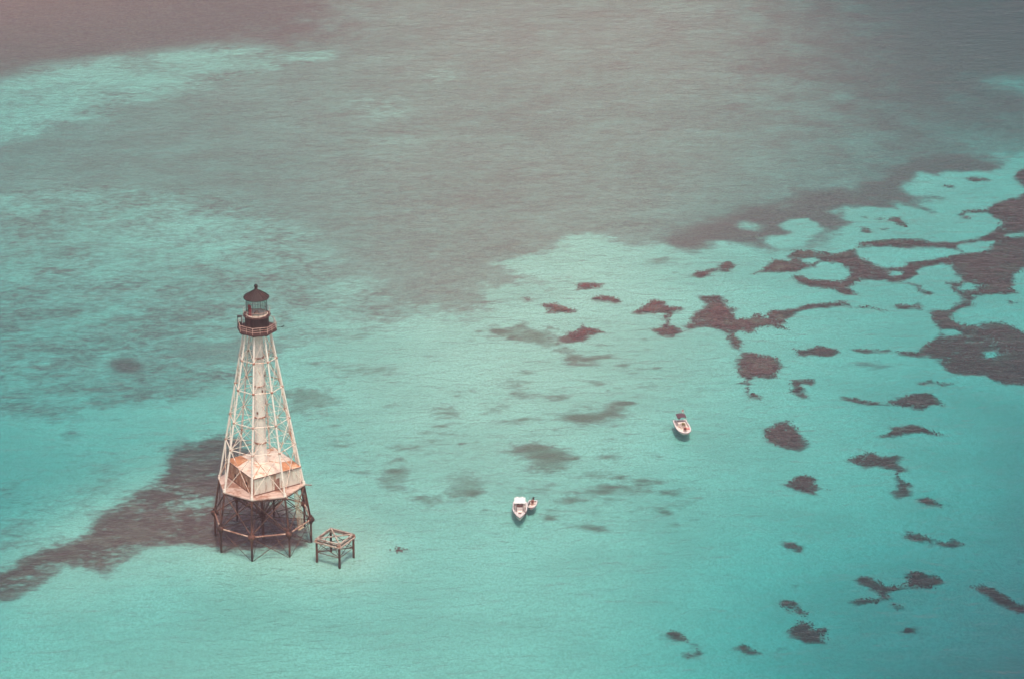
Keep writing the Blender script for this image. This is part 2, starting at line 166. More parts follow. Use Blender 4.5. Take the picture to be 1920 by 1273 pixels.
 (0.78,2,[(46.7,84.4),(48.7,85.7),(50.3,83.2),(52.9,79.3),(50.6,77.6),(48.3,80.6)],1),
 (0.5,3,[(51.4,106.3),(54.8,106.5),(56.1,107.7),(58.6,106.3),(60.1,103.2),(57.9,104.3),(53.5,104.6)],0),
 (0.4,2.5,[(54.0,84.8),(55.4,86.6),(58.2,86.4),(56.4,85.6)],1),
 (0.4,2,[(52.8,100.2),(54.8,101.1),(56.6,100.0),(54.6,99.1)],0),
 (0.35,2.5,[(73.4,115.4),(76.3,115.5),(81.4,114.1),(83.1,112.5),(78.8,111.6),(75.0,112.8)],0),
 (0.3,2,[(75.7,101.3),(78.1,101.2),(79.0,100.2),(77.0,99.2)],0),
 (0.6,2,[(102.2,62.0),(104.4,64.4),(107.4,66.1),(110.7,66.0),(114.3,63.7),(113.1,62.0),(109.8,61.4),(106.0,63.0),(103.3,62.0)],0),
 (0.3,2,[(110.6,65.8),(114.5,65.0),(116.7,65.8),(114.1,63.5)],0),
 (0.45,1.5,[(59.9,-35.1),(61.5,-34.7),(61.1,-37.0),(60.3,-36.4)],0),
 (0.55,1.2,[(64.9,-38.4),(65.7,-38.2),(66.4,-39.3),(65.2,-39.5)],0),
 (0.5,1.2,[(77.8,-40.2),(78.6,-39.0),(80.0,-39.2),(79.5,-39.8),(78.1,-40.7)],0),
 (0.55,1.2,[(83.2,-19.0),(84.1,-19.3),(84.1,-20.6),(83.3,-20.3)],0),
 (0.4,1.2,[(101.2,-32.5),(102.2,-32.3),(101.9,-33.3)],0),
 (0.4,1.2,[(84.9,-28.0),(86.4,-28.6),(85.9,-28.9)],0),
 (0.35,2,[(39.9,-33.3),(41.5,-33.4),(41.2,-34.8)],0),
 (0.6,3,[(-17.7,83.1),(-6.1,81.9),(7.4,80.5),(-0.4,71.8),(-12.8,73.1)],0)]


# ------------------------------------------------------------------ helpers
def tag(o, label=None, cat=None, group=None, kind=None):
    if label: o['label'] = label
    if cat: o['category'] = cat
    if group: o['group'] = group
    if kind: o['kind'] = kind
    return o

def empty(name, loc=(0, 0, 0), rz=0.0):
    o = bpy.data.objects.new(name, None)
    COL.objects.link(o)
    o.location = loc
    o.rotation_euler = (0, 0, rz)
    o.empty_display_size = 0.5
    return o

class MB:
    def __init__(s):
        s.v = []; s.f = []; s.sm = []
    def add(s, vs, fs, smooth=False):
        b = len(s.v)
        s.v += [tuple(v) for v in vs]
        s.f += [tuple(i + b for i in f) for f in fs]
        s.sm += [smooth] * len(fs)
        return s
    def tube(s, a, b, r, r2=None, n=8, smooth=True):
        a = Vector(a); b = Vector(b); r2 = r if r2 is None else r2
        d = (b - a).normalized()
        x = d.orthogonal().normalized(); y = d.cross(x)
        vs = []
        for p, rr in ((a, r), (b, r2)):
            for i in range(n):
                t = 2 * PI * i / n
                vs.append(p + (x * math.cos(t) + y * math.sin(t)) * rr)
        s.add(vs, [(i, (i + 1) % n, n + (i + 1) % n, n + i) for i in range(n)], smooth)
        s.add(vs[:n], [tuple(range(n))[::-1]]); s.add(vs[n:], [tuple(range(n))])
        return s
    def beam(s, a, b, w, h):
        a = Vector(a); b = Vector(b); d = (b - a).normalized()
        up = Vector((0, 0, 1)) if abs(d.z) < 0.95 else Vector((0, 1, 0))
        x = d.cross(up).normalized(); y = x.cross(d).normalized()
        vs = [p + x * (sx * w / 2) + y * (sy * h / 2) for p in (a, b) for sx, sy in ((-1, -1), (1, -1), (1, 1), (-1, 1))]
        return s.add(vs, [(3, 2, 1, 0), (4, 5, 6, 7), (0, 1, 5, 4), (1, 2, 6, 5), (2, 3, 7, 6), (3, 0, 4, 7)])
    def box(s, c, size, rz=0.0):
        m = Matrix.Rotation(rz, 3, 'Z'); c = Vector(c)
        vs = [c + m @ Vector((sx * size[0] / 2, sy * size[1] / 2, sz * size[2] / 2)) for sz in (-1, 1) for sx, sy in ((-1, -1), (1, -1), (1, 1), (-1, 1))]
        return s.add(vs, [(3, 2, 1, 0), (4, 5, 6, 7), (0, 1, 5, 4), (1, 2, 6, 5), (2, 3, 7, 6), (3, 0, 4, 7)])
    def lathe(s, prof, n=24, c=(0, 0, 0), a0=0.0, smooth=True, cap0=True, cap1=True):
        vs = []
        for r, z in prof:
            for i in range(n):
                t = a0 + 2 * PI * i / n
                vs.append((c[0] + r * math.cos(t), c[1] + r * math.sin(t), c[2] + z))
        fs = []
        for k in range(len(prof) - 1):
            for i in range(n):
                j = (i + 1) % n
                fs.append((k * n + i, k * n + j, (k + 1) * n + j, (k + 1) * n + i))
        s.add(vs, fs, smooth)
        if cap0: s.add(vs[:n], [tuple(range(n))[::-1]])
        if cap1: s.add(vs[-n:], [tuple(range(n))])
        return s
    def ball(s, c, r, n=10, sz=1.0):
        return s.lathe([(max(0.02, math.cos(t)) * r, math.sin(t) * r * sz) for t in [(-0.5 + k / 6) * PI for k in range(7)]], n, c)
    def mesh(s, name, mat):
        me = bpy.data.meshes.new(name)
        me.from_pydata(s.v, [], s.f)
        me.polygons.foreach_set('use_smooth', s.sm)
        me.materials.append(mat)
        me.update()
        return me
    def build(s, name, mat, parent=None, loc=(0, 0, 0), rz=0.0):
        return link(name, s.mesh(name, mat), parent, loc, rz)

def link(name, me, parent=None, loc=(0, 0, 0), rz=0.0):
    o = bpy.data.objects.new(name, me)
    COL.objects.link(o)
    o.location = loc
    o.rotation_euler = (0, 0, rz)
    if parent: o.parent = parent
    return o

def pol(r, a, z):
    return Vector((r * math.cos(a), r * math.sin(a), z))

# lattice value noise for geometry
def _hash(ix, iy, seed):
    n = (ix.astype(np.int64) * 374761393 + iy.astype(np.int64) * 668265263 + seed * 974634531) & 0x7fffffff
    n = ((n ^ (n >> 13)) * 1274126177) & 0x7fffffff
    n = n ^ (n >> 16)
    return (n % 65536) / 65535.0
def vnoise(x, y, seed):
    ix = np.floor(x); iy = np.floor(y); fx = x - ix; fy = y - iy
    fx = fx * fx * (3 - 2 * fx); fy = fy * fy * (3 - 2 * fy)
    a = _hash(ix, iy, seed); b = _hash(ix + 1, iy, seed); c = _hash(ix, iy + 1, seed); d = _hash(ix + 1, iy + 1, seed)
    return (a * (1 - fx) + b * fx) * (1 - fy) + (c * (1 - fx) + d * fx) * fy
def fbm(x, y, size, seed, octs=4):
    t = 0; w = 0; a = 1.0
    for k in range(octs):
        t = t + a * vnoise(x / size * 2 ** k, y / size * 2 ** k, seed + k * 17); w += a; a *= 0.55
    return t / w
def sdf(poly, X, Y):
    """signed distance to an outline, positive inside"""
    P = np.array(poly, float); n = len(P)
    dist = np.full(X.shape, 1e9); inside = np.zeros(X.shape, bool)
    for i in range(n):
        x0, y0 = P[i]; x1, y1 = P[(i + 1) % n]
        ex, ey = x1 - x0, y1 - y0
        L = ex * ex + ey * ey + 1e-9
        t = np.clip(((X - x0) * ex + (Y - y0) * ey) / L, 0, 1)
        dist = np.minimum(dist, (X - x0 - t * ex) ** 2 + (Y - y0 - t * ey) ** 2)
        if y0 != y1:
            c = ((y0 > Y) != (y1 > Y)) & (X < (x1 - x0) * (Y - y0) / (y1 - y0) + x0)
            inside ^= c
    dist = np.sqrt(dist)
    return np.where(inside, dist, -dist)
_ds = np.array(DEPTH_SPOTS)
def depth(X, Y):
    W = np.full(np.shape(X), 1e-9); S = np.full(np.shape(X), 1.6e-9)
    for x, y, d, r, k in _ds:
        w = k * np.exp(-((X - x) ** 2 / (2 * (26. * r) ** 2) + (Y - y) ** 2 / (2 * (34. * r) ** 2)))
        W = W + w; S = S + w * d
    return S / W

# ------------------------------------------------------------------ materials
class N:
    def __init__(s, name):
        s.m = bpy.data.materials.new(name); s.m.use_nodes = True
        s.t = s.m.node_tree; s.t.nodes.clear()
        s.out = s.t.nodes.new("ShaderNodeOutputMaterial")
    def n(s, typ, **kw):
        nd = s.t.nodes.new(typ)
        for k, v in kw.items(): setattr(nd, k, v)
        return nd
    def l(s, a, b): s.t.links.new(a, b)
    def setin(s, sock, v):
        if isinstance(v, bpy.types.NodeSocket): s.l(v, sock)
        elif isinstance(v, (tuple, list)): sock.default_value = tuple(v) if len(v) != 3 or sock.type != 'RGBA' else (*v, 1)
        else: sock.default_value = v
    def pos(s, scale=(1, 1, 1)):
        g = s.n("ShaderNodeNewGeometry"); mp = s.n("ShaderNodeMapping")
        s.l(g.outputs['Position'], mp.inputs[0]); mp.inputs['Scale'].default_value = scale
        return mp.outputs[0]
    def noise(s, vec, scale, detail=4, rough=0.6, dist=0.0):
        nd = s.n("ShaderNodeTexNoise"); s.l(vec, nd.inputs['Vector'])
        nd.inputs['Scale'].default_value = scale; nd.inputs['Detail'].default_value = detail
        nd.inputs['Roughness'].default_value = rough; nd.inputs['Distortion'].default_value = dist
        return nd.outputs[0]
    def math(s, op, a, b=0.0, c=0.0, clamp=False):
        nd = s.n("ShaderNodeMath", operation=op); nd.use_clamp = clamp
        s.setin(nd.inputs[0], a); s.setin(nd.inputs[1], b); s.setin(nd.inputs[2], c)
        return nd.outputs[0]
    def step(s, v, lo, hi):
        nd = s.n("ShaderNodeMapRange", interpolation_type='SMOOTHSTEP')
        s.setin(nd.inputs[0], v); s.setin(nd.inputs[1], lo); s.setin(nd.inputs[2], hi)
        return nd.outputs[0]
    def mix(s, f, a, b):
        nd = s.n("ShaderNodeMix", data_type='RGBA')
        s.setin(nd.inputs[0], f); s.setin(nd.inputs[6], a); s.setin(nd.inputs[7], b)
        return nd.outputs[2]
    def bsdf(s, color, rough=0.7, metal=0.0, normal=None, spec=0.4):
        b = s.n("ShaderNodeBsdfPrincipled")
        s.setin(b.inputs['Base Color'], color); s.setin(b.inputs['Roughness'], rough)
        b.inputs['Metallic'].default_value = metal; b.inputs['Specular IOR Level'].default_value = spec
        if normal is not None: s.l(normal, b.inputs['Normal'])
        s.l(b.outputs[0], s.out.inputs['Surface'])
        return s.m
    def bump(s, h, strength=0.4, dist=0.02):
        b = s.n("ShaderNodeBump"); b.inputs['Strength'].default_value = strength; b.inputs['Distance'].default_value = dist
        s.l(h, b.inputs['Height']); return b.outputs[0]

def weathered(name, paint, rust, amount, scale=1.2, rough=0.75, streak=0.35, dark=(0.10, 0.045, 0.025)):
    """paint breaking into rust; streaks run down the surface"""
    m = N(name)
    a = m.noise(m.pos((1, 1, streak)), scale, 6, 0.68)
    b = m.noise(m.pos((1, 1, 1)), scale * 5.3, 4, 0.6)
    v = m.math('ADD', m.math('MULTIPLY', a, 0.75), m.math('MULTIPLY', b, 0.25))
    k = m.step(v, 0.66 - amount * 0.32, 0.74 - amount * 0.24)
    d = m.step(v, 0.80 - amount * 0.28, 0.9 - amount * 0.28)
    tone = m.mix(m.step(b, 0.35, 0.7), paint, tuple(c * 0.82 for c in paint))
    c = m.mix(m.math('MULTIPLY', k, 0.9), tone, rust)
    c = m.mix(m.math('MULTIPLY', d, 0.8), c, dark)
    return m.bsdf(c, rough, 0.0, m.bump(v, 0.5, 0.02))

def plain(name, color, rough=0.5, var=0.12, scale=3.0, spec=0.4):
    m = N(name)
    a = m.noise(m.pos(), scale, 4, 0.6)
    return m.bsdf(m.mix(m.step(a, 0.3, 0.7), tuple(c * (1 - var) for c in color), tuple(min(1, c * (1 + var)) for c in color)), rough, 0, m.bump(a, 0.15, 0.01), spec)

M_LEG = weathered("white_iron_paint", (0.86, 0.74, 0.62), (0.45, 0.18, 0.08), 0.40, 0.9)
M_BRACE = weathered("white_rod_paint", (0.84, 0.69, 0.56), (0.48, 0.19, 0.09), 0.56, 0.7)
M_COLUMN = weathered("column_paint", (0.86, 0.76, 0.64), (0.40, 0.17, 0.08), 0.34, 0.8, streak=0.16)
M_FLANGE = weathered("rusty_flange", (0.66, 0.52, 0.42), (0.30, 0.10, 0.05), 0.85, 1.6)
M_PILE = weathered("dark_pile_iron", (0.034, 0.018, 0.014), (0.14, 0.052, 0.032), 0.66, 1.1)
M_RING = weathered("rusty_ring_beam", (0.58, 0.40, 0.30), (0.22, 0.09, 0.06), 0.80, 0.5)
M_ROD = weathered("dark_tie_rod", (0.06, 0.030, 0.022), (0.19, 0.078, 0.050), 0.7, 0.6)
M_DECK = weathered("deck_plate", (0.60, 0.43, 0.35), (0.30, 0.14, 0.09), 0.66, 0.35, streak=1)
M_WALL = weathered("house_wall_paint", (0.72, 0.66, 0.54), (0.36, 0.19, 0.11), 0.52, 1.7, streak=0.16)
M_WALLRUST = weathered("house_wall_rust", (0.72, 0.56, 0.42), (0.36, 0.15, 0.07), 0.92, 1.5, streak=0.45, dark=(0.10, 0.05, 0.03))
M_ROOF = weathered("house_roof_plate", (0.86, 0.68, 0.54), (0.55, 0.23, 0.10), 0.50, 0.30, streak=1, dark=(0.36, 0.14, 0.07))
M_ROOFRUST = weathered("house_roof_rust", (0.80, 0.52, 0.35), (0.52, 0.20, 0.08), 0.85, 0.5, streak=1, dark=(0.34, 0.12, 0.05))
M_TRIM = weathered("house_trim", (0.20, 0.10, 0.07), (0.14, 0.05, 0.03), 0.5, 1.5)
M_BLACK = weathered("black_lantern_paint", (0.022, 0.014, 0.012), (0.08, 0.03, 0.02), 0.35, 1.4)
M_CAP = weathered("lantern_roof_paint", (0.022, 0.012, 0.010), (0.055, 0.022, 0.018), 0.45, 1.6)
M_GALLERY = weathered("gallery_plate", (0.06, 0.026, 0.022), (0.04, 0.016, 0.013), 0.55, 1.3)
M_RAIL = weathered("gallery_rail", (0.66, 0.42, 0.34), (0.36, 0.14, 0.10), 0.55, 1.5)
M_LANTERNWALL = weathered("lantern_wall", (0.74, 0.60, 0.48), (0.42, 0.20, 0.13), 0.40, 1.7)
M_RED = plain("red_sector_glass", (0.42, 0.035, 0.04), 0.35)
M_LADDER = weathered("ladder_paint", (0.55, 0.40, 0.26), (0.30, 0.14, 0.08), 0.6, 1.4)
M_TIMBER = weathered("weathered_timber", (0.50, 0.37, 0.29), (0.19, 0.10, 0.075), 0.62, 1.6)
M_TIMBERDARK = weathered("dark_timber", (0.10, 0.055, 0.04), (0.20, 0.10, 0.07), 0.5, 1.6)
M_TOP = plain("white_top", (0.78, 0.75, 0.70), 0.4, 0.03)
M_GEL = plain("white_gelcoat", (0.64, 0.57, 0.53), 0.3, 0.04)
M_DECKGEL = plain("boat_deck", (0.74, 0.62, 0.54), 0.6, 0.08)
M_DARKSEAT = plain("brown_vinyl", (0.12, 0.055, 0.05), 0.6)
M_CANVAS = plain("dark_canvas", (0.085, 0.042, 0.055), 0.8, 0.15)
M_HULLDARK = plain("boot_stripe", (0.16, 0.10, 0.10), 0.5)
M_OUTBOARD = plain("outboard_cowling", (0.03, 0.035, 0.035), 0.35)
M_METAL = plain("polished_tube", (0.62, 0.58, 0.54), 0.3)
M_SKIN = plain("skin", (0.50, 0.27, 0.20), 0.6)
M_SHIRT = plain("maroon_cloth", (0.16, 0.035, 0.035), 0.9)
M_SHIRT2 = plain("rust_cloth", (0.22, 0.06, 0.05), 0.9)
M_HAIR = plain("dark_hair", (0.03, 0.018, 0.015), 0.7)
M_OLIVE = plain("olive_vinyl", (0.16, 0.13, 0.055), 0.7)
M_PINKBAG = plain("pink_towel", (0.62, 0.27, 0.24), 0.9)

def glass_mat():
    m = N("lantern_glass")
    tr = m.n("ShaderNodeBsdfTransparent"); tr.inputs[0].default_value = (0.93, 0.95, 0.94, 1)
    gl = m.n("ShaderNodeBsdfGlossy"); gl.inputs['Roughness'].default_value = 0.06
    fr0 = m.n("ShaderNodeFresnel"); fr0.inputs[0].default_value = 1.45
    geo = m.n("ShaderNodeNewGeometry")
    fac = m.mix(geo.outputs['Backfacing'], fr0.outputs[0], (0.02, 0.02, 0.02))
    mx = m.n("ShaderNodeMixShader"); m.l(fac, mx.inputs[0]); m.l(tr.outputs[0], mx.inputs[1]); m.l(gl.outputs[0], mx.inputs[2])
    m.l(mx.outputs[0], m.out.inputs['Surface'])
    return m.m
M_GLASS = glass_mat()

def water_mat():
    m = N("sea_water")
    p = m.pos((0.55, 1.0, 1.0))
    big = m.noise(p, 0.10, 3, 0.55)
    mid = m.noise(p, 0.45, 4, 0.6, 0.4)
    fine = m.noise(m.pos((0.8, 1, 1)), 1.7, 3, 0.6)
    h = m.math('ADD', m.math('MULTIPLY', big, 0.5), m.math('ADD', m.math('MULTIPLY', mid, 0.50), m.math('MULTIPLY', fine, 0.18)))
    nrm = m.bump(h, 1.0, 1.0)
    fr = m.n("ShaderNodeFresnel"); fr.inputs[0].default_value = 1.33; m.l(nrm, fr.inputs['Normal'])
    geo = m.n("ShaderNodeNewGeometry")
    fac = m.mix(geo.outputs['Backfacing'], fr.outputs[0], (0.02, 0.02, 0.02))
    tr = m.n("ShaderNodeBsdfTransparent"); tr.inputs[0].default_value = (1, 1, 1, 1)
    gl = m.n("ShaderNodeBsdfGlossy"); gl.inputs['Roughness'].default_value = 0.12; m.l(nrm, gl.inputs['Normal'])
    mx = m.n("ShaderNodeMixShader"); m.l(fac, mx.inputs[0]); m.l(tr.outputs[0], mx.inputs[1]); m.l(gl.outputs[0], mx.inputs[2])
    m.l(mx.outputs[0], m.out.inputs['Surface'])
    ab = m.n("ShaderNodeVolumeAbsorption")
    ab.inputs['Color'].default_value = (0.05, 0.785, 0.83, 1)
    ab.inputs['Density'].default_value = 0.40
    m.l(ab.outputs[0], m.out.inputs['Volume'])
    return m.m

SEAGRASS = (0.26, 0.064, 0.054)
def seabed_mat():
    m = N("sandy_seabed")
    at = m.n("ShaderNodeAttribute"); at.attribute_name = "cover"
    p = m.pos((0.55, 1, 1))
    n1 = m.noise(p, 0.14, 5, 0.62, 0.5)
    n2 = m.noise(p, 0.95, 5, 0.7)
    v = m.math('ADD', m.math('MULTIPLY', n1, 0.42), m.math('MULTIPLY', n2, 0.58))
    dn = m.n("ShaderNodeAttribute"); dn.attribute_name = "dense"
    amp = m.math('MULTIPLY', m.step(at.outputs['Fac'], 0.51, 0.58), m.math('SUBTRACT', 1.0, dn.outputs['Fac']))
    so = m.n("ShaderNodeAttribute"); so.attribute_name = "algae"
    amp = m.math('SUBTRACT', 1.9, m.math('MULTIPLY', amp, 1.3))
    amp = m.math('ADD', amp, m.math('MULTIPLY', dn.outputs['Fac'], 1.1))
    amp = m.math('SUBTRACT', amp, m.math('MULTIPLY', so.outputs['Fac'], -0.25))
    k = m.math('ADD', at.outputs['Fac'], m.math('MULTIPLY', m.math('SUBTRACT', v, 0.5), amp))
    mask = m.step(k, 0.22, 0.84)
    sand_n = m.noise(m.pos((0.7, 1, 1)), 0.05, 4, 0.6)
    fine = m.noise(m.pos((1.0, 0.62, 1)), 2.4, 3, 0.8)
    sand = m.mix(m.step(sand_n, 0.36, 0.64), (0.545, 0.485, 0.385), (0.645, 0.57, 0.455))
    sand = m.mix(m.math('MULTIPLY', m.step(fine, 0.40, 0.64), 0.62), sand, (0.43, 0.36, 0.265))
    gn = m.noise(m.pos((1.0, 0.62, 1)), 2.2, 4, 0.8)
    grass = m.mix(m.step(gn, 0.38, 0.64), (0.25, 0.080, 0.078), (0.40, 0.175, 0.135))
    grass = m.mix(m.math('MULTIPLY', so.outputs['Fac'], 0.8), grass, (0.25, 0.165, 0.115))
    tn = m.noise(p, 0.55, 5, 0.7)
    dark = m.mix(m.step(tn, 0.42, 0.70), tuple(c * 0.7 for c in SEAGRASS), (0.33, 0.125, 0.095))
    grass = m.mix(m.math('MULTIPLY', dn.outputs['Fac'], 0.9), grass, dark)
    c = m.mix(m.math('MULTIPLY', mask, 0.97), sand, grass)
    return m.bsdf(c, 0.95, 0, None, 0.0)
def grass_mat():
    m = N("seagrass_blades")
    a = m.noise(m.pos((0.8, 0.7, 1)), 1.6, 5, 0.75)
    b = m.noise(m.pos((0.7, 1, 1)), 0.3, 4, 0.65)
    c = m.mix(m.step(a, 0.3, 0.7), tuple(c * 0.6 for c in SEAGRASS), tuple(c * 1.5 for c in SEAGRASS))
    c = m.mix(m.math('MULTIPLY', m.step(b, 0.45, 0.72), 0.5), c, (0.34, 0.19, 0.13))
    return m.bsdf(c, 0.95, 0, None, 0.0)

# ------------------------------------------------------------------ the sea
def grow(lo, hi, step, far):
    core = list(np.arange(lo, hi + step * .5, step))
    a = []; d = step; x = lo
    while x > -far: d *= 1.5; x -= d; a.append(x)
    b = []; d = step; x = core[-1]
    while x < far: d *= 1.5; x += d; b.append(x)
    return np.array(a[::-1] + core + b)

def grid_mesh(name, V, Q):
    me = bpy.data.meshes.new(name)
    me.vertices.add(len(V)); me.vertices.foreach_set('co', V.astype(np.float32).ravel())
    me.loops.add(Q.size); me.loops.foreach_set('vertex_index', Q.astype(np.int32).ravel())
    me.polygons.add(len(Q)); me.polygons.foreach_set('loop_start', np.arange(len(Q), dtype=np.int32) * 4)
    try: me.polygons.foreach_set('loop_total', np.full(len(Q), 4, dtype=np.int32))
    except Exception: pass
    me.polygons.foreach_set('use_smooth', np.ones(len(Q), bool))
    me.update(calc_edges=True); me.validate()
    return me

xs = grow(-66, 192, 0.48, 15000); ys = grow(-66, 300, 0.56, 15000)
GX, GY = np.meshgrid(xs, ys)
cover = np.zeros(GX.shape); dense = np.zeros(GX.shape)
algae = np.zeros(GX.shape)
for val, fe, poly, al in SPARSE_COVER:
    P = np.array(poly)
    i0, i1 = np.searchsorted(xs, [P[:, 0].min() - fe * 2, P[:, 0].max() + fe * 2])
    j0, j1 = np.searchsorted(ys, [P[:, 1].min() - fe * 2, P[:, 1].max() + fe * 2])
    sx = GX[j0:j1, i0:i1]; sy = GY[j0:j1, i0:i1]
    if sx.size == 0: continue
    wob = (fbm(sx, sy, 6.0, 3) - 0.5) * fe * 1.6
    t = np.clip((sdf(poly, sx, sy) + wob) / fe * 0.5 + 0.5, 0, 1); t = t * t * (3 - 2 * t)
    cover[j0:j1, i0:i1] = cover[j0:j1, i0:i1] * (1 - t) + val * t
    algae[j0:j1, i0:i1] = np.clip(algae[j0:j1, i0:i1] + (t if al else 0), 0, 1)
def reef_sdf(poly, X, Y):
    s = sdf(poly, X, Y)
    if len(poly) > 100:
        for h in SAND_HOLES: s = np.minimum(s, -sdf(h, X, Y))
    return s
for poly in SEAGRASS_OUTLINES:            # thin growth fringing every bed
    P = np.array(poly)
    i0, i1 = np.searchsorted(xs, [P[:, 0].min() - 3, P[:, 0].max() + 3])
    j0, j1 = np.searchsorted(ys, [P[:, 1].min() - 3, P[:, 1].max() + 3])
    sx = GX[j0:j1, i0:i1]; sy = GY[j0:j1, i0:i1]
    if sx.size == 0: continue
    t = np.clip((reef_sdf(poly, sx, sy) + (fbm(sx, sy, 3.0, 61) - .45) * 2.0) / 2.8 + .5, 0, 1); t = t * t * (3 - 2 * t)
    cover[j0:j1, i0:i1] = np.maximum(cover[j0:j1, i0:i1], .80 * t)
    dense[j0:j1, i0:i1] = np.maximum(dense[j0:j1, i0:i1], t)
rnd = np.random.RandomState(5)
for area, count in CORAL_AREAS:                       # scattered small tufts on the open sand
    P = np.array(area)
    for _ in range(count):
        x = rnd.uniform(P[:, 0].min(), P[:, 0].max()); y = rnd.uniform(P[:, 1].min(), P[:, 1].max())
        if sdf(area, np.array([x]), np.array([y]))[0] < 0: continue
        if fbm(np.array([x]), np.array([y]), 20.0, 77, 3)[0] < 0.48: continue
        ry = 0.35 + 0.9 * rnd.rand() ** 2; rx = ry * rnd.uniform(1.0, 2.6); amp = rnd.uniform(.10, .36)
        i0, i1 = np.searchsorted(xs, [x - 3 * rx, x + 3 * rx]); j0, j1 = np.searchsorted(ys, [y - 3 * ry, y + 3 * ry])
        blob = np.exp(-((GX[j0:j1, i0:i1] - x) / rx) ** 2 - ((GY[j0:j1, i0:i1] - y) / ry) ** 2)
        cover[j0:j1, i0:i1] += amp * blob
        algae[j0:j1, i0:i1] = np.maximum(algae[j0:j1, i0:i1], blob)
cover = np.clip(cover, 0, 1)
t = np.clip(sdf(REEF_SHADE_BAND, GX, GY) / 6 + .5, 0, 1)
dense = np.maximum(dense, t * .9)
V = np.stack([GX.ravel(), GY.ravel(), -depth(GX, GY).ravel()], 1)
nx, ny = len(xs), len(ys)
I = np.arange(nx * ny).reshape(ny, nx)
Q = np.stack([I[:-1, :-1].ravel(), I[:-1, 1:].ravel(), I[1:, 1:].ravel(), I[1:, :-1].ravel()], 1)
me = grid_mesh("seabed", V, Q)
at = me.attributes.new("cover", 'FLOAT', 'POINT'); at.data.foreach_set('value', cover.astype(np.float32).ravel())
at = me.attributes.new("algae", 'FLOAT', 'POINT'); at.data.foreach_set('value', (algae * (1 - dense)).astype(np.float32).ravel())
at = me.attributes.new("dense", 'FLOAT', 'POINT'); at.data.foreach_set('value', dense.astype(np.float32).ravel())
me.materials.append(seabed_mat())
tag(link("seabed", me), kind='structure')

def seagrass():
    cx, cy = 0.21, 0.34
    cells = {}
    for poly in SEAGRASS_OUTLINES:
        P = np.array(poly)
        i = np.arange(math.floor((P[:, 0].min() - 1) / cx), math.ceil((P[:, 0].max() + 1) / cx))
        j = np.arange(math.floor((P[:, 1].min() - 1) / cy), math.ceil((P[:, 1].max() + 1) / cy))
        IX, JY = np.meshgrid(i, j); X = IX * cx; Y = JY * cy
        s = reef_sdf(poly, X, Y)
        edge = s + (fbm(X, Y, 3.2, 11, 5) - 0.5) * 1.7
        p = np.clip((edge + 0.35) / 2.2, 0, 1) * np.clip(1.75 - 1.6 * fbm(X, Y, 7.0, 23, 5) - 0.35 * fbm(X, Y, 1.2, 29, 3), 0, 1)
        keep = _hash(IX, JY, 5) < p
        for a, b, c in zip(IX[keep], JY[keep], s[keep]): cells[(int(a), int(b))] = float(c)
    K = np.array(list(cells.keys())); Sd = np.array(list(cells.values()))
    corners = np.concatenate([K, K + [1, 0], K + [1, 1], K + [0, 1]])
    U, inv = np.unique(corners, axis=0, return_inverse=True)
    inv = inv.reshape(4, -1)
    hs = np.full(len(U), 9.0)
    for k in range(4): np.minimum.at(hs, inv[k], Sd)
    X = U[:, 0] * cx; Y = U[:, 1] * cy
    h = np.clip(hs / 0.7 + 0.3, 0.05, 1) * (0.10 + 0.22 * fbm(X, Y, 0.9, 41, 3))
    V = np.stack([X, Y, -depth(X, Y) + h], 1)
    me = grid_mesh("seagrass", V, inv.T)
    me.materials.append(grass_mat())
    tag(link("seagrass", me), "dark brown seagrass beds growing on the pale sand under the water", "seagrass", kind='stuff')
seagrass()

sea = MB().box((0, 0, -7.0), (29000, 29000, 14.0)).build("water", water_mat())
tag(sea, kind='structure')

# ------------------------------------------------------------------ lighthouse
LT = math.radians(166.41)
OCT = [LT + k * PI / 4 for k in range(8)]
ZR, RR = 3.33, 7.93
ZP, RP = 9.5, 6.93
ZG, RG = 36.0, 2.12
def leg_r(z):
    return RP + (RG - RP) * (z - ZP) / (ZG - ZP)
lh = empty("lighthouse")
tag(lh, "tall white iron skeleton lighthouse with black lantern standing on rusty piles in the sea", "lighthouse")

def ring8(name, me, parent=lh, off=0.0):
    for k in range(8): link(name, me, parent, rz=OCT[k] + off)

# piles below, white legs above
mb = MB().tube((RR, 0, -6), (RR, 0, ZR), 0.165, n=8).tube((RR, 0, ZR), (RP, 0, ZP - 0.02), 0.16, n=8)
ring8("pile", mb.mesh("pile", M_PILE))
ring8("collar", MB().ball((RR, 0, ZR), 0.66, 8, 0.85).tube((RR, 0, ZR - .75), (RR, 0, ZR + .75), 0.27).mesh("collar", M_PILE))
mb = MB().tube((RP, 0, ZP), (leg_r(21.04), 0, 21.04), 0.165, n=10).tube((leg_r(21.04), 0, 21.04), (RG, 0, ZG), 0.145, n=10)
ring8("leg", mb.mesh("leg", M_LEG))
ring8("leg_shoe", MB().lathe([(.30, 0), (.30, .10), (.21, .28), (.21, .5)], 10, (RP, 0, ZP + .06)).mesh("leg_shoe", M_LEG))
MB().tube((0, 0, -6), (0, 0, ZP - .3), 0.22, n=10).build("centre_pile", M_PILE, lh)
MB().ball((0, 0, 3.3), 0.52, 10, 0.9).tube((0, 0, 2.5), (0, 0, 4.3), 0.34).build("centre_collar", M_PILE, lh)

def face_bar(z0, r0, z1, r1, r, mat, name, k0=0, k1=1):
    a = pol(r0, k0 * PI / 4, z0); b = pol(r1, k1 * PI / 4, z1)
    me = MB().tube(a, b, r, n=6).mesh(name, mat)
    ring8(name, me)
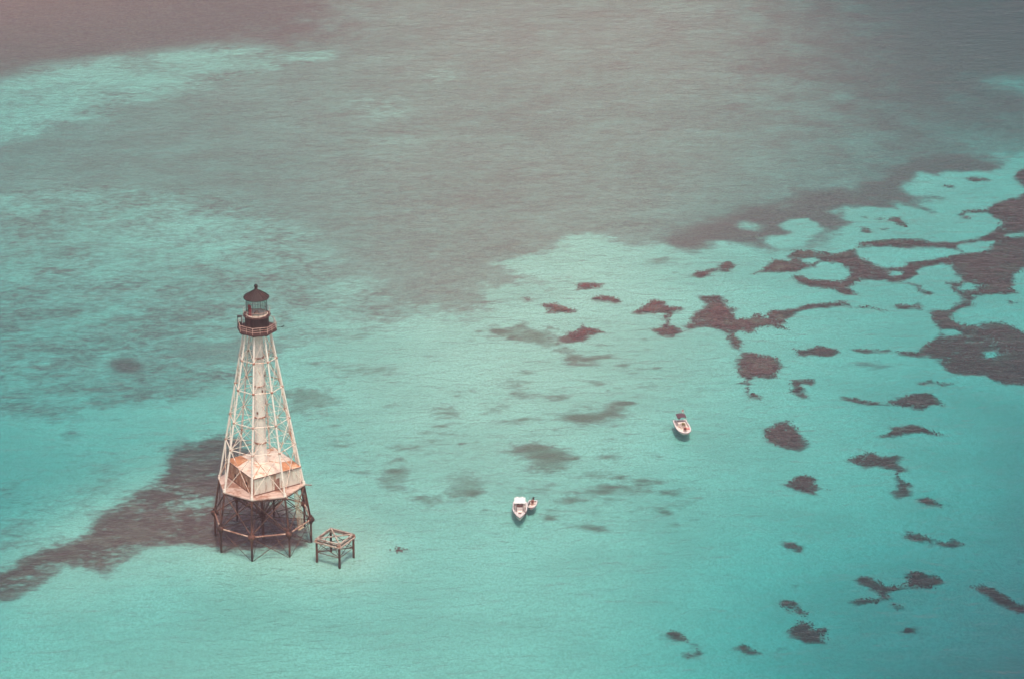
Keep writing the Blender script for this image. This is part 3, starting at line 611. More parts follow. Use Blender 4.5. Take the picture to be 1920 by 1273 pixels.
# ring beams, radial struts and tie rods of the pile foundation
a = pol(RR, 0, ZR); b = pol(RR, PI / 4, ZR); d = (b - a).normalized()
ring8("ring_beam", MB().tube(a + d * .4, b - d * .4, 0.135, n=8).mesh("ring_beam", M_RING))
ring8("radial_strut", MB().tube((0.4, 0, 3.3), (RR - .3, 0, ZR), 0.075, n=6).mesh("radial_strut", M_ROD))
ring8("tie_rod", MB().tube((0.3, 0, 3.5), (RP - .5, 0, ZP - .35), 0.065, n=6).mesh("tie_rod", M_ROD))
ring8("tie_rod", MB().tube((0.3, 0, 3.7), (5.9, 0, ZP - .5), 0.06, n=6).mesh("tie_rod", M_ROD), off=PI / 8)
ring8("tie_rod", MB().tube((0.25, 0, 8.8), (RR - .2, 0, ZR + .15), 0.065, n=6).mesh("tie_rod", M_ROD))
ring8("tie_rod", MB().tube((0.3, 0, 3.1), (RR - .1, 0, -0.9), 0.045, n=6).mesh("tie_rod", M_ROD))
for k0, k1 in ((0, 1), (1, 0)):
    face_bar(ZR + .2, RR, ZP - .3, RP, 0.09, M_ROD, "diagonal_rod", k0, k1)
    face_bar(ZR - .2, RR, -1.0, RR, 0.05, M_ROD, "diagonal_rod", k0, k1)

# tower bracing
LEV = [9.75, 16.55, 21.04, 26.43, 31.32, 35.6]
for z in LEV[1:-1]:
    face_bar(z, leg_r(z), z, leg_r(z), 0.075, M_BRACE, "girt")
    ring8("spoke", MB().tube((0.9, 0, z), (leg_r(z), 0, z), 0.05, n=6).mesh("spoke", M_BRACE))
    ring8("node", MB().ball((leg_r(z), 0, z), 0.25, 8).mesh("node", M_FLANGE))
for z0, z1 in zip(LEV[:-1], LEV[1:]):
    rr = 0.06 if z0 < 20 else 0.045
    for k0, k1 in ((0, 1), (1, 0)):
        face_bar(z0, leg_r(z0), z1, leg_r(z1), rr, M_BRACE, "diagonal_brace", k0, k1)
    if z0 > 12:
        ring8("inner_tie", MB().tube((leg_r(z0), 0, z0), (0.9, 0, z1), 0.032, n=5).mesh("inner_tie", M_BRACE))

# stair column
prof = [(1.06, 12.7), (1.06, 13.9), (0.98, 14.05)] + [(0.98 - 0.13 * t, 13.75 + 22.2 * t) for t in [k / 10 for k in range(1, 11)]]
MB().lathe(prof, 32).build("stair_column", M_COLUMN, lh)
for z in LEV[1:-1]:
    r = 0.98 - 0.13 * (z - 13.75) / 22.2
    MB().lathe([(r, -.12), (r + .10, -.12), (r + .10, .12), (r, .12)], 28, (0, 0, z), cap0=False, cap1=False, smooth=False).build("flange", M_FLANGE, lh)
for z, a in ((21.9, -1.95), (25.6, -0.95)):
    r = 0.98 - 0.13 * (z - 13.75) / 22.2
    MB().box((r * math.cos(a), r * math.sin(a), z), (.26, .10, .42), a + PI / 2).build("window", M_TRIM, lh)

# platform
DO = PI / 8 * 0
MB().lathe([(6.9, 9.05), (7.02, 9.07), (7.02, 9.33), (6.9, 9.33)], 8, a0=LT, smooth=False).build("rim_beam", M_PILE, lh)
MB().lathe([(7.12, 9.335), (7.14, 9.36), (7.14, 9.56), (7.1, 9.58)], 8, a0=LT, smooth=False).build("deck", M_DECK, lh)
ring8("joist", MB().beam((.4, 0, 8.93), (6.85, 0, 8.93), .18, .24).mesh("joist", M_PILE))
for k, ln in ((4, 1.25), (3, .8), (1, .35)):
    MB().beam(pol(7.0, OCT[k], 9.45), pol(7.0 + ln, OCT[k] + .01, 9.42), .16, .14).build("boom_stub", M_RING, lh)

# keeper's house: corners towards every second leg
HC = Vector((0.40, 0.10, 0)); HLT = LT - math.radians(3)
def polh(r, a, z): return pol(r, a, z) + HC
HD = 6.05; HW = HD * math.sqrt(2); Z0, Z1 = 9.585, 12.58
hr = HLT + PI / 4
house = MB().box(HC + Vector((0, 0, (Z0 + Z1) / 2)), (HW - .12, HW - .12, Z1 - Z0), hr).build("house", M_WALL, lh)
pw = HW / 4
for s in range(4):
    ang = HLT + PI / 4 + s * PI / 2           # wall facing this way
    mat = M_WALLRUST if s == 0 else M_WALL
    nrm = Vector((math.cos(ang), math.sin(ang), 0)); tan = Vector((-nrm.y, nrm.x, 0))
    for i in range(4):
        c = HC + nrm * (HW / 2 - .035) + tan * ((i - 1.5) * pw) + Vector((0, 0, (Z0 + Z1) / 2))
        MB().box(c, (.06, pw - .05, Z1 - Z0 - .06), ang).build("wall_panel", mat, house)
    MB().box(HC + nrm * (HW / 2 + .0) + Vector((0, 0, Z0 + .09)), (.14, HW - .2, .15), ang).build("sill_plate", M_TRIM, house)
    MB().box(polh(HD - .06, HLT + s * PI / 2, (Z0 + Z1) / 2), (.20, .20, Z1 - Z0 - .01), hr).build("corner_post", M_LEG if s in (0, 2) else M_FLANGE, house)
    # roof slope
    a = polh(HD + .16, HLT + s * PI / 2, Z1 + .10); b = polh(HD + .16, HLT + (s + 1) * PI / 2, Z1 + .10)
    ia = polh(1.2, HLT + s * PI / 2, Z1 + .48); ib = polh(1.2, HLT + (s + 1) * PI / 2, Z1 + .48)
    dn = Vector((0, 0, -.10))
    vs = [a, b, ib, ia, a + dn, b + dn, ib + dn, ia + dn]
    MB().add(vs, [(0, 1, 2, 3), (7, 6, 5, 4), (0, 4, 5, 1), (1, 5, 6, 2), (2, 6, 7, 3), (3, 7, 4, 0)]).build("roof_slope", M_ROOF, lh)
    MB().beam(a + Vector((0, 0, -.085)), b + Vector((0, 0, -.085)), .10, .13).build("eaves_trim", M_TRIM, lh)
    # rust blooms at the left and right corners are plates of their own
    if s in (0, 2):
        q = [a.lerp(b, 0.02), a.lerp(b, .40), ia.lerp(ib, .3).lerp(a, .45), ]
    MB().tube(a + Vector((0, 0, .03)), ia + Vector((0, 0, .03)), .05, n=6).build("hip_cap", M_ROOFRUST, lh)
for k, w in ((0, 1), (2, 1)):
    for sgn in (1, -1):
        c = HLT + k * PI / 2
        a = polh(HD + .10, c, Z1 + .125); ia = polh(2.6, c, Z1 + .42)
        b = a.lerp(polh(HD + .10, c + sgn * PI / 2, Z1 + .125), .40 if (k + sgn) % 4 == 1 else .30)
        up = Vector((0, 0, .02))
        vs = [a + up, b + up, ia + up, a, b, ia]
        fs = [(0, 1, 2), (5, 4, 3), (0, 3, 4, 1), (1, 4, 5, 2), (2, 5, 3, 0)] if sgn > 0 else [(2, 1, 0), (3, 4, 5), (1, 4, 3, 0), (2, 5, 4, 1), (0, 3, 5, 2)]
        MB().add(vs, fs).build("roof_sheet", M_ROOFRUST, lh)
MB().lathe([(1.35, 12.95), (1.35, 13.12), (1.08, 13.22)], 24, smooth=False, cap1=False).build("column_footing", M_ROOF, lh)
ang = HLT + PI / 4
for t, w, h in ((2.0, .55, 1.0), (-1.6, .5, .9)):
    c = polh(HW / 2 + .02, ang, 10.75) + Vector((-math.sin(ang), math.cos(ang), 0)) * t
    f = MB().box(c, (.05, w, h), ang).build("window", M_TRIM, house)
    MB().box(c + pol(.03, ang, 0), (.03, w - .16, h - .16), ang).build("shutter", M_BLACK, f)
c = polh(HW / 2 + .02, HLT + 3 * PI / 4, 10.65)
MB().box(c, (.06, .9, 1.95), HLT + 3 * PI / 4).build("door", M_RING, house)

# ladder down to the ring beams
la = OCT[3] + PI / 8
top = pol(6.62, la, 9.3); bot = pol(7.34, la, 2.7)
tt = Vector((-math.sin(la), math.cos(la), 0)); nn = Vector((math.cos(la), math.sin(la), 0))
mb = MB()
for s in (-1, 1): mb.beam(top + tt * (.42 * s) + Vector((0, 0, .3)), bot + tt * (.42 * s), .09, .14)
for k in range(22):
    p = bot.lerp(top, (k + .5) / 22); mb.tube(p - tt * .42, p + tt * .42, .035, n=5)
mb.build("ladder", M_LADDER, lh)
mb = MB()
for k in range(8):
    p = bot.lerp(top, .15 + k * .11)
    pts = [p + tt * (.48 * math.cos(t)) + nn * (.75 * math.sin(t)) for t in [PI * i / 6 for i in range(7)]]
    for u, v in zip(pts, pts[1:]): mb.tube(u, v, .03, n=4)
for i in (1, 3, 5):
    t = PI * i / 6; o = tt * (.48 * math.cos(t)) + nn * (.75 * math.sin(t))
    mb.tube(bot.lerp(top, .15) + o, bot.lerp(top, .92) + o, .025, n=4)
mb.build("ladder_cage", M_LADDER, lh)
MB().box(bot + Vector((0, 0, .35)) - nn * .1, (.9, 1.3, .12), la).build("landing", M_LADDER, lh)

# gallery, watch room, lantern
GZ = 36.0
MB().lathe([(2.6, GZ - .30), (3.16, GZ - .02), (3.2, GZ), (3.2, GZ + .22), (3.1, GZ + .25)], 8, a0=LT, smooth=False).build("gallery_deck", M_GALLERY, lh)
ring8("bracket", MB().beam((.9, 0, GZ - .9), (3.0, 0, GZ - .12), .10, .16).mesh("bracket", M_BLACK))
ring8("rail_post", MB().tube((3.1, 0, GZ + .25), (3.1, 0, GZ + 1.35), .04, n=6).mesh("rail_post", M_RAIL))
ap = 3.1 * math.cos(PI / 8)
ring8("rail_post", MB().tube((ap, 0, GZ + .25), (ap, 0, GZ + 1.35), .032, n=6).mesh("rail_post", M_RAIL), off=PI / 8)
for z, r in ((1.35, .04), (.98, .028), (.62, .028)):
    me_ = MB().tube(pol(3.1, 0, GZ + z), pol(3.1, PI / 4, GZ + z), r, n=6).mesh("hand_rail", M_RAIL)
    ring8("hand_rail", me_)
#ring8("kick_plate", MB().beam(pol(3.14, .01, GZ + .36), pol(3.14, PI / 4 - .01, GZ + .36), .03, .2).mesh("kick_plate", M_RAIL))
MB().lathe([(1.86, GZ + .26), (1.86, GZ + 2.4)], 32).build("watch_room", M_BLACK, lh)
for k in range(16):
    t = 2 * PI * k / 16 + .1
    MB().box(pol(1.87, t, GZ + 1.33), (.04, .06, 2.1), t).build("wall_rib", M_BLACK, lh)
MB().box(pol(1.9, LT + 1.0, GZ + 1.2), (.06, .8, 1.75), LT + 1.0).build("door", M_GALLERY, lh)
UZ = GZ + 2.4
MB().lathe([(1.9, UZ), (2.16, UZ + .02), (2.2, UZ + .06), (2.2, UZ + .17), (2.14, UZ + .19)], 32, smooth=False).build("upper_gallery_deck", M_GALLERY, lh)
for k in range(12):
    t = 2 * PI * k / 12 + .2
    MB().tube(pol(2.12, t, UZ + .18), pol(2.12, t, UZ + 1.05), .025, n=5).build("upper_rail_post", M_RAIL, lh)
for z, r in ((1.05, .026), (.62, .018)):
    mb = MB()
    for k in range(24): mb.tube(pol(2.12, 2 * PI * k / 24, UZ + z), pol(2.12, 2 * PI * (k + 1) / 24, UZ + z), r, n=5)
    mb.build("upper_hand_rail", M_RAIL, lh)
LZ = UZ + .19
MB().lathe([(1.72, LZ), (1.72, LZ + .12), (1.60, LZ + .13), (1.60, LZ + .02)], 32, cap0=False, cap1=False, smooth=False).build("lantern_wall", M_LANTERNWALL, lh)
MB().lathe([(1.58, LZ + .015), (1.58, LZ + .05)], 32).build("lantern_floor", M_LANTERNWALL, lh)
MB().lathe([(.42, LZ + .05), (.42, LZ + .22), (.30, LZ + .26), (.22, LZ + .5), (.1, LZ + .55)], 14).build("lamp_pedestal", M_RING, lh)
EZ = 41.42
for k in range(12):
    t = 2 * PI * k / 12 + .13
    MB().box(pol(1.66, t, (LZ + .13 + EZ) / 2), (.05, .045, EZ - LZ - .13), t).build("mullion", M_BLACK, lh)
    u = 2 * PI * (k + 1) / 12 + .13
    a, b = pol(1.66, t + .02, LZ + .15), pol(1.66, u - .02, LZ + .15)
    up = Vector((0, 0, EZ - LZ - .19)); inn = Vector((-math.cos((t + u) / 2), -math.sin((t + u) / 2), 0)) * .015
    vs = [a, b, b + up, a + up, a + inn, b + inn, b + inn + up, a + inn + up]
    MB().add(vs, [(0, 1, 2, 3), (7, 6, 5, 4), (0, 4, 5, 1), (2, 6, 7, 3), (1, 5, 6, 2), (3, 7, 4, 0)]).build("lantern_pane", M_GLASS, lh)
for z, m_ in ((LZ + .16, M_LANTERNWALL), (EZ - 1.3, M_BLACK), (EZ - .04, M_BLACK)):
    mb = MB()
    for k in range(12): mb.beam(pol(1.66, 2 * PI * k / 12 + .13, z), pol(1.66, 2 * PI * (k + 1) / 12 + .13, z), .04, .035)
    mb.build("glazing_bar", m_, lh)
t = LT + 1.02
MB().box(pol(1.52, t, LZ + 1.05), (.04, .72, 1.85), t).build("red_panel", M_RED, lh)
MB().lathe([(1.72, EZ), (2.02, EZ - .02), (2.05, EZ + .07), (1.97, EZ + .16), (1.25, EZ + .64), (.55, EZ + 1.10), (.34, EZ + 1.25), (.24, EZ + 1.42), (.22, EZ + 1.72)], 32).build("lantern_roof", M_CAP, lh)
for k in range(12):
    t = 2 * PI * k / 12 + .13
    MB().tube(pol(1.99, t, EZ + .17), pol(.45, t, EZ + 1.19), .045, n=5).build("roof_rib", M_CAP, lh)
MB().ball((0, 0, EZ + 1.92), .33, 12, .85).tube((0, 0, EZ + 2.1), (0, 0, EZ + 2.24), .10).build("finial", M_BLACK, lh)
# davit on the right, meter frame on the left of the lower gallery
a = pol(3.15, OCT[4], GZ + .5)
mb = MB().tube(a, pol(3.95, OCT[4], GZ + .66), .03, n=5).tube(pol(3.85, OCT[4], GZ + .64), pol(4.35, OCT[4] + .02, GZ + .78), .075, n=6)
mb.build("davit", M_BLACK, lh)
mb = MB(); c = pol(2.72, OCT[0] + .25, GZ + .25)
for sx in (-.3, .3):
    for sy in (-.22, .22): mb.tube(c + Vector((sx, sy, 0)), c + Vector((sx, sy, 2.0)), .045, n=5)
mb.box(c + Vector((0, 0, 2.0)), (.75, .6, .1)); mb.box(c + Vector((0, 0, .75)), (.6, .42, .55))
mb.build("equipment_frame", M_BLACK, lh)

# ------------------------------------------------------------------ the small square platform frame beside it
fr = empty("mooring_platform", (11.38, -8.35, 0), math.atan2(-7.72 + 11.45, 14.32 - 11.83))
tag(fr, "small open square frame of rusty beams on four posts, right of the lighthouse", "platform frame")
h = 2.12; CN = [(-h, -h), (h, -h), (h, h), (-h, h)]
me_ = MB().tube((0, 0, -6), (0, 0, 2.75), .19, n=8).mesh("post", M_PILE)
for x, y in CN: link("post", me_, fr, (x, y, 0))
me_ = MB().box((0, 0, 3.02), (.42, .42, .5)).mesh("post_cap", M_FLANGE)
for x, y in CN: link("post_cap", me_, fr, (x, y, 0))
for sx in (1, -1):
    MB().tube((-h * sx, -h, 1.0 + .06 * sx), (h * sx, h, 1.0 + .06 * sx), .05, n=5).build("tie_rod", M_ROD, fr)
    MB().tube((-h * sx, -h, 2.5 + .06 * sx), (h * sx, h, 1.1 + .06 * sx), .04, n=5).build("diagonal_rod", M_ROD, fr)
for i in range(4):
    a = Vector((*CN[i], 0)); b = Vector((*CN[(i + 1) % 4], 0)); d = (b - a).normalized()
    o = Vector((d.y, -d.x, 0))
    MB().beam(a - d * .15 + Vector((0, 0, 3.36)), b + d * .1 + Vector((0, 0, 3.36)), .22, .17).build("top_beam", M_TIMBER, fr)
    MB().beam(a + d * .1 + o * .16 + Vector((0, 0, 3.10)), b - d * .1 + o * .16 + Vector((0, 0, 3.10)), .09, .16).build("middle_beam", M_TIMBERDARK, fr)
    MB().beam(a - d * .25 + o * .25 + Vector((0, 0, 2.82)), b + d * .15 + o * .25 + Vector((0, 0, 2.82)), .20, .17).build("lower_beam", M_TIMBER, fr)
    for z0, z1 in ((1.0, 2.7), (2.7, 1.0)):
        m_ = (a + b) / 2
        MB().tube(a + Vector((0, 0, z0)) + o * .02 * (z0 - 1.9), b + Vector((0, 0, z1)) + o * .02 * (z0 - 1.9), .06, n=5).build("diagonal_rod", M_ROD, fr)
    MB().tube(a + Vector((0, 0, .95)), b + Vector((0, 0, .95)), .055, n=6).build("tie_rod", M_ROD, fr)
MB().beam((-h + .1, -h + .1, 3.53), (h - .1, h - .1, 3.53), .20, .15).build("diagonal_beam", M_TIMBER, fr)
MB().beam((h - .1, -h + .1, 3.375), (-h + .1, h - .1, 3.375), .20, .14).build("diagonal_beam", M_TIMBER, fr)

# ------------------------------------------------------------------ boats
def hull_parts(root, L, B, p, free=0.75, rise=0.35, floor=0.30, round_bow=False, t0=.42):
    n = 22
    def w(t):
        if t < t0: return B / 2 * (0.93 + 0.07 * t / t0)
        u = (t - t0) / (1 - t0)
        return B / 2 * max(0.0, 1 - u ** p) ** (0.5 if round_bow else 0.85)
    ts = [k / n for k in range(n)] + [0.975, 0.992, 1.0]
    def zs(t): return free + rise * t * t
    def sec(t):
        ww = max(w(t), 0.015); x = -L / 2 + L * t; fl = 1 - 0.25 * max(0, t - .5)
        keel = -0.28 + 0.9 * max(0, t - .6) / .4 * .75
        return [(x - .0, ww, zs(t)), (x - .3 * t * t, ww * .93 * fl, zs(t) * .5), (x - .65 * t * t, ww * .8 * fl * fl, .02 + .2 * max(0, t - .6)), (x - 1.0 * t * t, 0, keel)]
    rings = []
    for t in ts:
        s = sec(t)
        rings.append(s + [(x, -y, z) for x, y, z in s[-2::-1]])
    m = len(rings[0]); vs = [v for r in rings for v in r]
    fs = [(i * m + j, i * m + j + 1, (i + 1) * m + j + 1, (i + 1) * m + j) for i in range(len(ts) - 1) for j in range(m - 1)]
    mb = MB().add(vs, fs, True)
    mb.add(rings[0], [tuple(range(m))])
    # gunwale cap and inner liner
    g = min(.20, B * .09)
    tin = [t for t in ts if t <= .93]
    def inner(t): return max(.03, w(t) - g - (.0 if t < .6 else .12 * (t - .6)))
    for s in (1, -1):
        vs = []
        for t in tin:
            x = -L / 2 + L * t
            vs += [(x, s * w(t), zs(t)), (x, s * inner(t), zs(t) + .02), (x, s * (inner(t) - .05), floor)]
        k = len(tin)
        f = []
        for i in range(k - 1):
            for j in range(2):
                q = (i * 3 + j, i * 3 + j + 1, (i + 1) * 3 + j + 1, (i + 1) * 3 + j)
                f.append(q if s < 0 else q[::-1])
        mb.add(vs, f)
    # bow cap
    tb = [t for t in ts if t >= .90]
    vs = []
    for t in tb: vs += [(-L / 2 + L * t, w(t), zs(t) + .01), (-L / 2 + L * t, -w(t), zs(t) + .01)]
    mb.add(vs, [(2 * i, 2 * i + 1, 2 * i + 3, 2 * i + 2) for i in range(len(tb) - 1)])
    # transom cap
    mb.box((-L / 2 + .12, 0, free - .02), (.26, B * .90, .08))
    mb.build("hull", M_GEL, root)
    mb = MB(); vs = []
    for t in tin: vs += [(-L / 2 + L * t, inner(t) - .04, floor), (-L / 2 + L * t, -inner(t) + .04, floor)]
    mb.add(vs, [(2 * i, 2 * i + 1, 2 * i + 3, 2 * i + 2) for i in range(len(tin) - 1)])
    mb.build("cockpit_floor", M_DECKGEL, root)
    mb = MB()
    for s in (1, -1):
        for t, u in zip(ts, ts[1:]):
            mb.beam((-L / 2 + L * t, s * (w(t) + .01), zs(t) - .07), (-L / 2 + L * u, s * (w(u) + .01), zs(u) - .07), .05, .07)
    mb.build("rub_rail", M_HULLDARK, root)
    return w, zs, inner

def outboard(root, L, z=0.75, y=0.0, mat=None, s=1.0):
    e = MB().box((-L / 2 - .28 * s, y, z + .22 * s), (.50 * s, .36 * s, .42 * s)).box((-L / 2 - .30 * s, y, z + .46 * s), (.40 * s, .28 * s, .10 * s)).build("outboard_motor", mat or M_OUTBOARD, root)
    MB().box((-L / 2 - .26 * s, y, z - .30 * s), (.2 * s, .14 * s, .70 * s)).build("motor_leg", M_OUTBOARD, e)

def aim(a, b):
    return math.atan2(b[1] - a[1], b[0] - a[0])

# centre-console boat with a white hard top
st, bw = (42.15, 7.7), (41.62, 1.1)
L = math.hypot(st[0] - bw[0], st[1] - bw[1])
b1 = empty("motorboat", ((st[0] + bw[0]) / 2, (st[1] + bw[1]) / 2, 0), aim(st, bw))
tag(b1, "white motorboat with a white hard top and pointed bow, dinghy alongside", "boat", "motorboats moored on the reef")
w, zs, inn = hull_parts(b1, L, 2.40, 1.5, .66, .30, .26, t0=.40)
tin = [.60 + .03 * k for k in range(12)]
vs = []
for t in tin: vs += [(-L / 2 + L * t, inn(t) + .02, zs(t) - .06), (-L / 2 + L * t, -inn(t) - .02, zs(t) - .06)]
fs = [(2 * i, 2 * i + 1, 2 * i + 3, 2 * i + 2) for i in range(len(tin) - 1)]
a0, a1 = Vector(vs[0]), Vector(vs[1])
mb = MB().add(vs, fs).add([a0, a1, Vector((a1.x, a1.y, .32)), Vector((a0.x, a0.y, .32))], [(0, 1, 2, 3)])
mb.build("foredeck", M_GEL, b1)
MB().box((L * .20, .02, zs(.7) - .02), (.42, .50, .06)).build("deck_hatch", M_DARKSEAT, b1)
MB().tube((L * .24, 0, zs(.75) + .02), (L * .42, 0, zs(.9) + .05), .035, n=6).build("anchor_rode", M_DECKGEL, b1)
MB().box((-.35, 0, .85), (.85, .95, 1.05)).build("console", M_GEL, b1)
mb = MB().box((.08, 0, 1.52), (.05, .95, .40)); mb.build("windshield", M_DARKSEAT, b1)
for y in (-.42, .12): MB().box((-1.15, y + .15, .78), (.5, .46, .92)).box((-1.34, y + .15, 1.42), (.12, .44, .36)).build("seat", M_DARKSEAT, b1)
MB().box((.55, 0, .56), (.55, .8, .48)).build("console_seat", M_DECKGEL, b1)
MB().box((.15, .86, .62), (1.9, .16, .42)).build("side_cushion", M_DARKSEAT, b1)
mb = MB().box((-1.05, 0, 1.96), (2.15, 1.78, .07)).box((-1.05, 0, 2.01), (1.9, 1.55, .05))
mb.build("hard_top", M_TOP, b1)
for sx in (-1.75, -.12):
    for sy in (-.66, .66): MB().tube((sx, sy * 1.08, .6), (sx, sy, 1.93), .04, n=6).build("top_post", M_METAL, b1)
for y in (-.4, .4): outboard(b1, L, .85, y, M_GEL)
MB().box((-L / 2 + .55, 0, .58), (.5, 1.9, .5)).build("stern_bench", M_GEL, b1)
for s in (1, -1):
    mb = MB()
    tr = [.62, .7, .78, .86, .93, .985]
    pts = [Vector((-L / 2 + L * t, s * max(.03, w(t) - .10), zs(t) + .38)) for t in tr]
    for u, v in zip(pts, pts[1:]): mb.tube(u, v, .022, n=5)
    for q in pts[::2]: mb.tube(q, q - Vector((0, 0, .37)), .02, n=5)
    mb.build("bow_rail", M_METAL, b1)

# rounded bow boat with a dark canopy
st, bw = (71.95, 38.0), (72.50, 32.15)
L = math.hypot(st[0] - bw[0], st[1] - bw[1])
b2 = empty("motorboat", ((st[0] + bw[0]) / 2, (st[1] + bw[1]) / 2, 0), aim(st, bw))
tag(b2, "white open motorboat with a rounded bow and dark canopy over its stern", "boat", "motorboats moored on the reef")
w, zs, inn = hull_parts(b2, L, 2.55, 2.7, .58, .16, .24, round_bow=True, t0=.42)
MB().box((-.15, 0, .80), (.6, .8, 1.0)).build("console", M_DECKGEL, b2)
MB().box((.10, .02, 1.20), (.5, .55, .26)).build("console_cover", M_OLIVE, b2)
MB().box((-1.0, 0, .62), (.9, 1.3, .65)).build("seat", M_DECKGEL, b2)
mb = MB(); vs = []
k = 6
for i in range(k + 1):
    x = -2.55 + 1.75 * i / k
    for j in range(7):
        y = -.80 + 1.6 * j / 6
        vs.append((x, y, 2.02 + .16 * (1 - (y / .8) ** 2) - .05 * abs(i - k / 2)))
fs = [(i * 7 + j, (i + 1) * 7 + j, (i + 1) * 7 + j + 1, i * 7 + j + 1) for i in range(k) for j in range(6)]
nv = len(vs); mb.add(vs, fs, True); mb.add([(x, y, z - .04) for x, y, z in vs], [f[::-1] for f in fs], True)
mb.build("canopy", M_CANVAS, b2)
for x in (-2.5, -.9):
    for y in (-.78, .78): MB().tube((x * .8 - .3, y * 1.3, .75), (x, y, 1.98), .025, n=5).build("canopy_pole", M_METAL, b2)
for s in (1, -1):
    mb = MB()
    for i in range(6):
        t = .62 + .05 * i; x = -L / 2 + L * t; y = s * (inn(t) - .24)
        mb.box((x, y, .48), (.32, .40, .34))
    mb.build("bow_cushion", M_DECKGEL, b2)
outboard(b2, L, .8, 0, M_HULLDARK)
MB().tube((-L / 2 + .1, .55, .8), (-L / 2 - .1, .58, 2.3), .035, n=6).build("staff", M_METAL, b2)
MB().beam((-L / 2 - .08, .58, 2.0), (-L / 2 - .12, .60, 2.42), .04, .30).build("flag", M_PINKBAG, b2)
towel = MB().box((0, 0, .10), (.50, .62, .20)).box((.05, .02, .24), (.36, .46, .10)).build("folded_towel", M_PINKBAG, None, b2.matrix_basis @ Vector((L * .22, .48, .66)), b2.rotation_euler.z)
tag(towel, "pink folded towel on the bow cushion of the boat with the dark canopy", "towel")

# dinghy
st, bw = (44.42, 8.5), (43.68, 5.3)
L = math.hypot(st[0] - bw[0], st[1] - bw[1])
b3 = empty("dinghy", ((st[0] + bw[0]) / 2, (st[1] + bw[1]) / 2, 0), aim(st, bw))
tag(b3, "small pale dinghy tied beside the larger boat with the white hard top", "boat")
w, zs, inn = hull_parts(b3, L, 1.55, 2.4, .48, .16, .16, round_bow=True, t0=.35)
for x in (-.75, .45): MB().box((x, 0, .36), (.30, 1.18, .05)).build("thwart", M_DECKGEL, b3)
outboard(b3, L, .5, 0, M_OUTBOARD, .8)
MB().box((-.15, -.52, .34), (1.5, .20, .26)).build("gear_bag", M_OUTBOARD, b3)
MB().box((.75, .1, .27), (.5, .5, .2)).build("locker", M_PINKBAG, b3)
line = MB()
pa, pb = Vector((42.98, 5.8, .78)), Vector((43.25, 5.8, .62))
for i in range(6):
    u, v = i / 6, (i + 1) / 6
    line.tube(pa.lerp(pb, u) - Vector((0, 0, .25 * math.sin(PI * u))), pa.lerp(pb, v) - Vector((0, 0, .25 * math.sin(PI * v))), .025, n=5)
tag(line.build("mooring_line", M_DECKGEL), "short rope slung between the hard top boat and the dinghy", "rope")

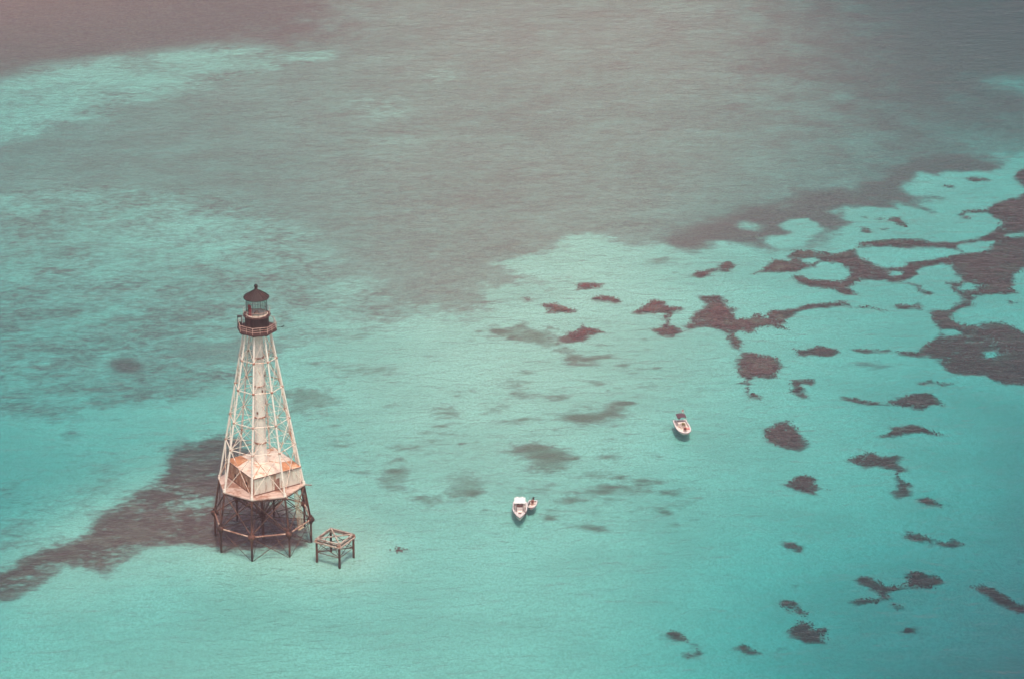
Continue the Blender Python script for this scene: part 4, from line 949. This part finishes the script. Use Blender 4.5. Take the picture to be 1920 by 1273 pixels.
# ------------------------------------------------------------------ people
def skin_mesh(name, mat, parent, verts, edges, radii, root=0, sub=1):
    me = bpy.data.meshes.new(name); me.from_pydata(verts, edges, []); me.materials.append(mat)
    o = link(name, me, parent)
    sk = o.modifiers.new("skin", 'SKIN'); sk.use_smooth_shade = True
    for i, r in enumerate(radii): me.skin_vertices[0].data[i].radius = (r, r)
    for i in range(len(verts)): me.skin_vertices[0].data[i].use_root = (i == root)
    sb = o.modifiers.new("subd", 'SUBSURF'); sb.levels = sub; sb.render_levels = sub
    return o
def seated_person(loc, rz, label, shirt):
    """sits on a seat at z=0, facing +x"""
    r = empty("person", loc, rz); tag(r, label, "person", "people sitting in the boats")
    V = [(0, 0, .10), (.01, 0, .30), (.0, 0, .50), (.02, 0, .58), (.05, 0, .66), (.07, 0, .76), (.06, 0, .83)]
    E = [(i, i + 1) for i in range(6)]
    R = [.145, .125, .135, .062, .075, .095, .06]
    def add(chain, rad, frm):
        p = frm
        for c, q in zip(chain, rad):
            V.append(c); R.append(q); E.append((p, len(V) - 1)); p = len(V) - 1
        return p
    for s in (1, -1):
        add([(.08, s * .09, .08), (.44, s * .12, .09), (.50, s * .12, -.12), (.50, s * .12, -.36), (.56, s * .13, -.40), (.66, s * .13, -.41)], [.095, .065, .058, .04, .045, .03], 0)
        hnd = add([(.0, s * .19, .49), (.10, s * .24, .26), (.28, s * .19, .17), (.36, s * .16, .15)], [.058, .044, .034, .030], 2)
        bx, by, bz = V[hnd]
        for q, (dy, ln) in enumerate(((-.027, .06), (-.009, .075), (.009, .07), (.027, .055))):
            add([(bx + .05, by + dy, bz - .005), (bx + .05 + ln * .6, by + dy * 1.1, bz - .03)], [.009, .008], hnd)
        add([(bx + .02, by - s * .04, bz), (bx + .06, by - s * .05, bz - .015)], [.010, .009], hnd)
    skin_mesh("body", M_SKIN, r, V, E, R)
    skin_mesh("shirt", shirt, r, [(0, 0, .13), (.01, 0, .30), (0, 0, .49), (0, .19, .49), (.07, .23, .32), (0, -.19, .49), (.07, -.23, .32)], [(0, 1), (1, 2), (2, 3), (3, 4), (2, 5), (5, 6)], [.155, .140, .148, .075, .062, .075, .062])
    skin_mesh("shorts", M_HAIR, r, [(0, 0, .09), (.08, .09, .08), (.36, .115, .09), (.08, -.09, .08), (.36, -.115, .09)], [(0, 1), (1, 2), (0, 3), (3, 4)], [.158, .112, .090, .112, .090])
    MB().ball((.045, 0, .80), .112, 12, .9).build("hair", M_HAIR, r)
    MB().ball((.168, 0, .755), .018, 6).build("nose", M_SKIN, r)
    MB().ball((.152, .036, .785), .012, 6).ball((.152, -.036, .785), .012, 6).build("eyes", M_HAIR, r)
    MB().beam((.155, -.025, .715), (.155, .025, .715), .012, .010).build("mouth", M_SHIRT2, r)
    for s in (1, -1): MB().ball((.06, s * .098, .765), .022, 6).build("ear", M_SKIN, r)
seated_person(b2.matrix_basis @ Vector((2.0, -.02, .62)) if False else Matrix.LocRotScale(b2.location, b2.rotation_euler, None) @ Vector((1.55, .05, .70)), b2.rotation_euler.z + PI, "person in maroon sitting in the bow of the boat with the dark canopy", M_SHIRT)
seated_person(Matrix.LocRotScale(b3.location, b3.rotation_euler, None) @ Vector((-.72, .02, .38)), b3.rotation_euler.z, "person in rust coloured top sitting in the small dinghy", M_SHIRT2)
towel.location = Matrix.LocRotScale(b2.location, b2.rotation_euler, None) @ Vector((1.2, .60, .655))

# ------------------------------------------------------------------ sea haze
hm = N("sea_haze")
pv = hm.n("ShaderNodeVolumePrincipled")
pv.inputs['Color'].default_value = (1.0, 0.62, 0.64, 1)
pv.inputs['Density'].default_value = 0.00015
pv.inputs['Anisotropy'].default_value = 0.1
hm.l(pv.outputs[0], hm.out.inputs['Volume'])
hz = MB().box((0, 0, 130.0), (29600, 29600, 292.0)).build("haze", hm.m)
tag(hz, kind='stuff')
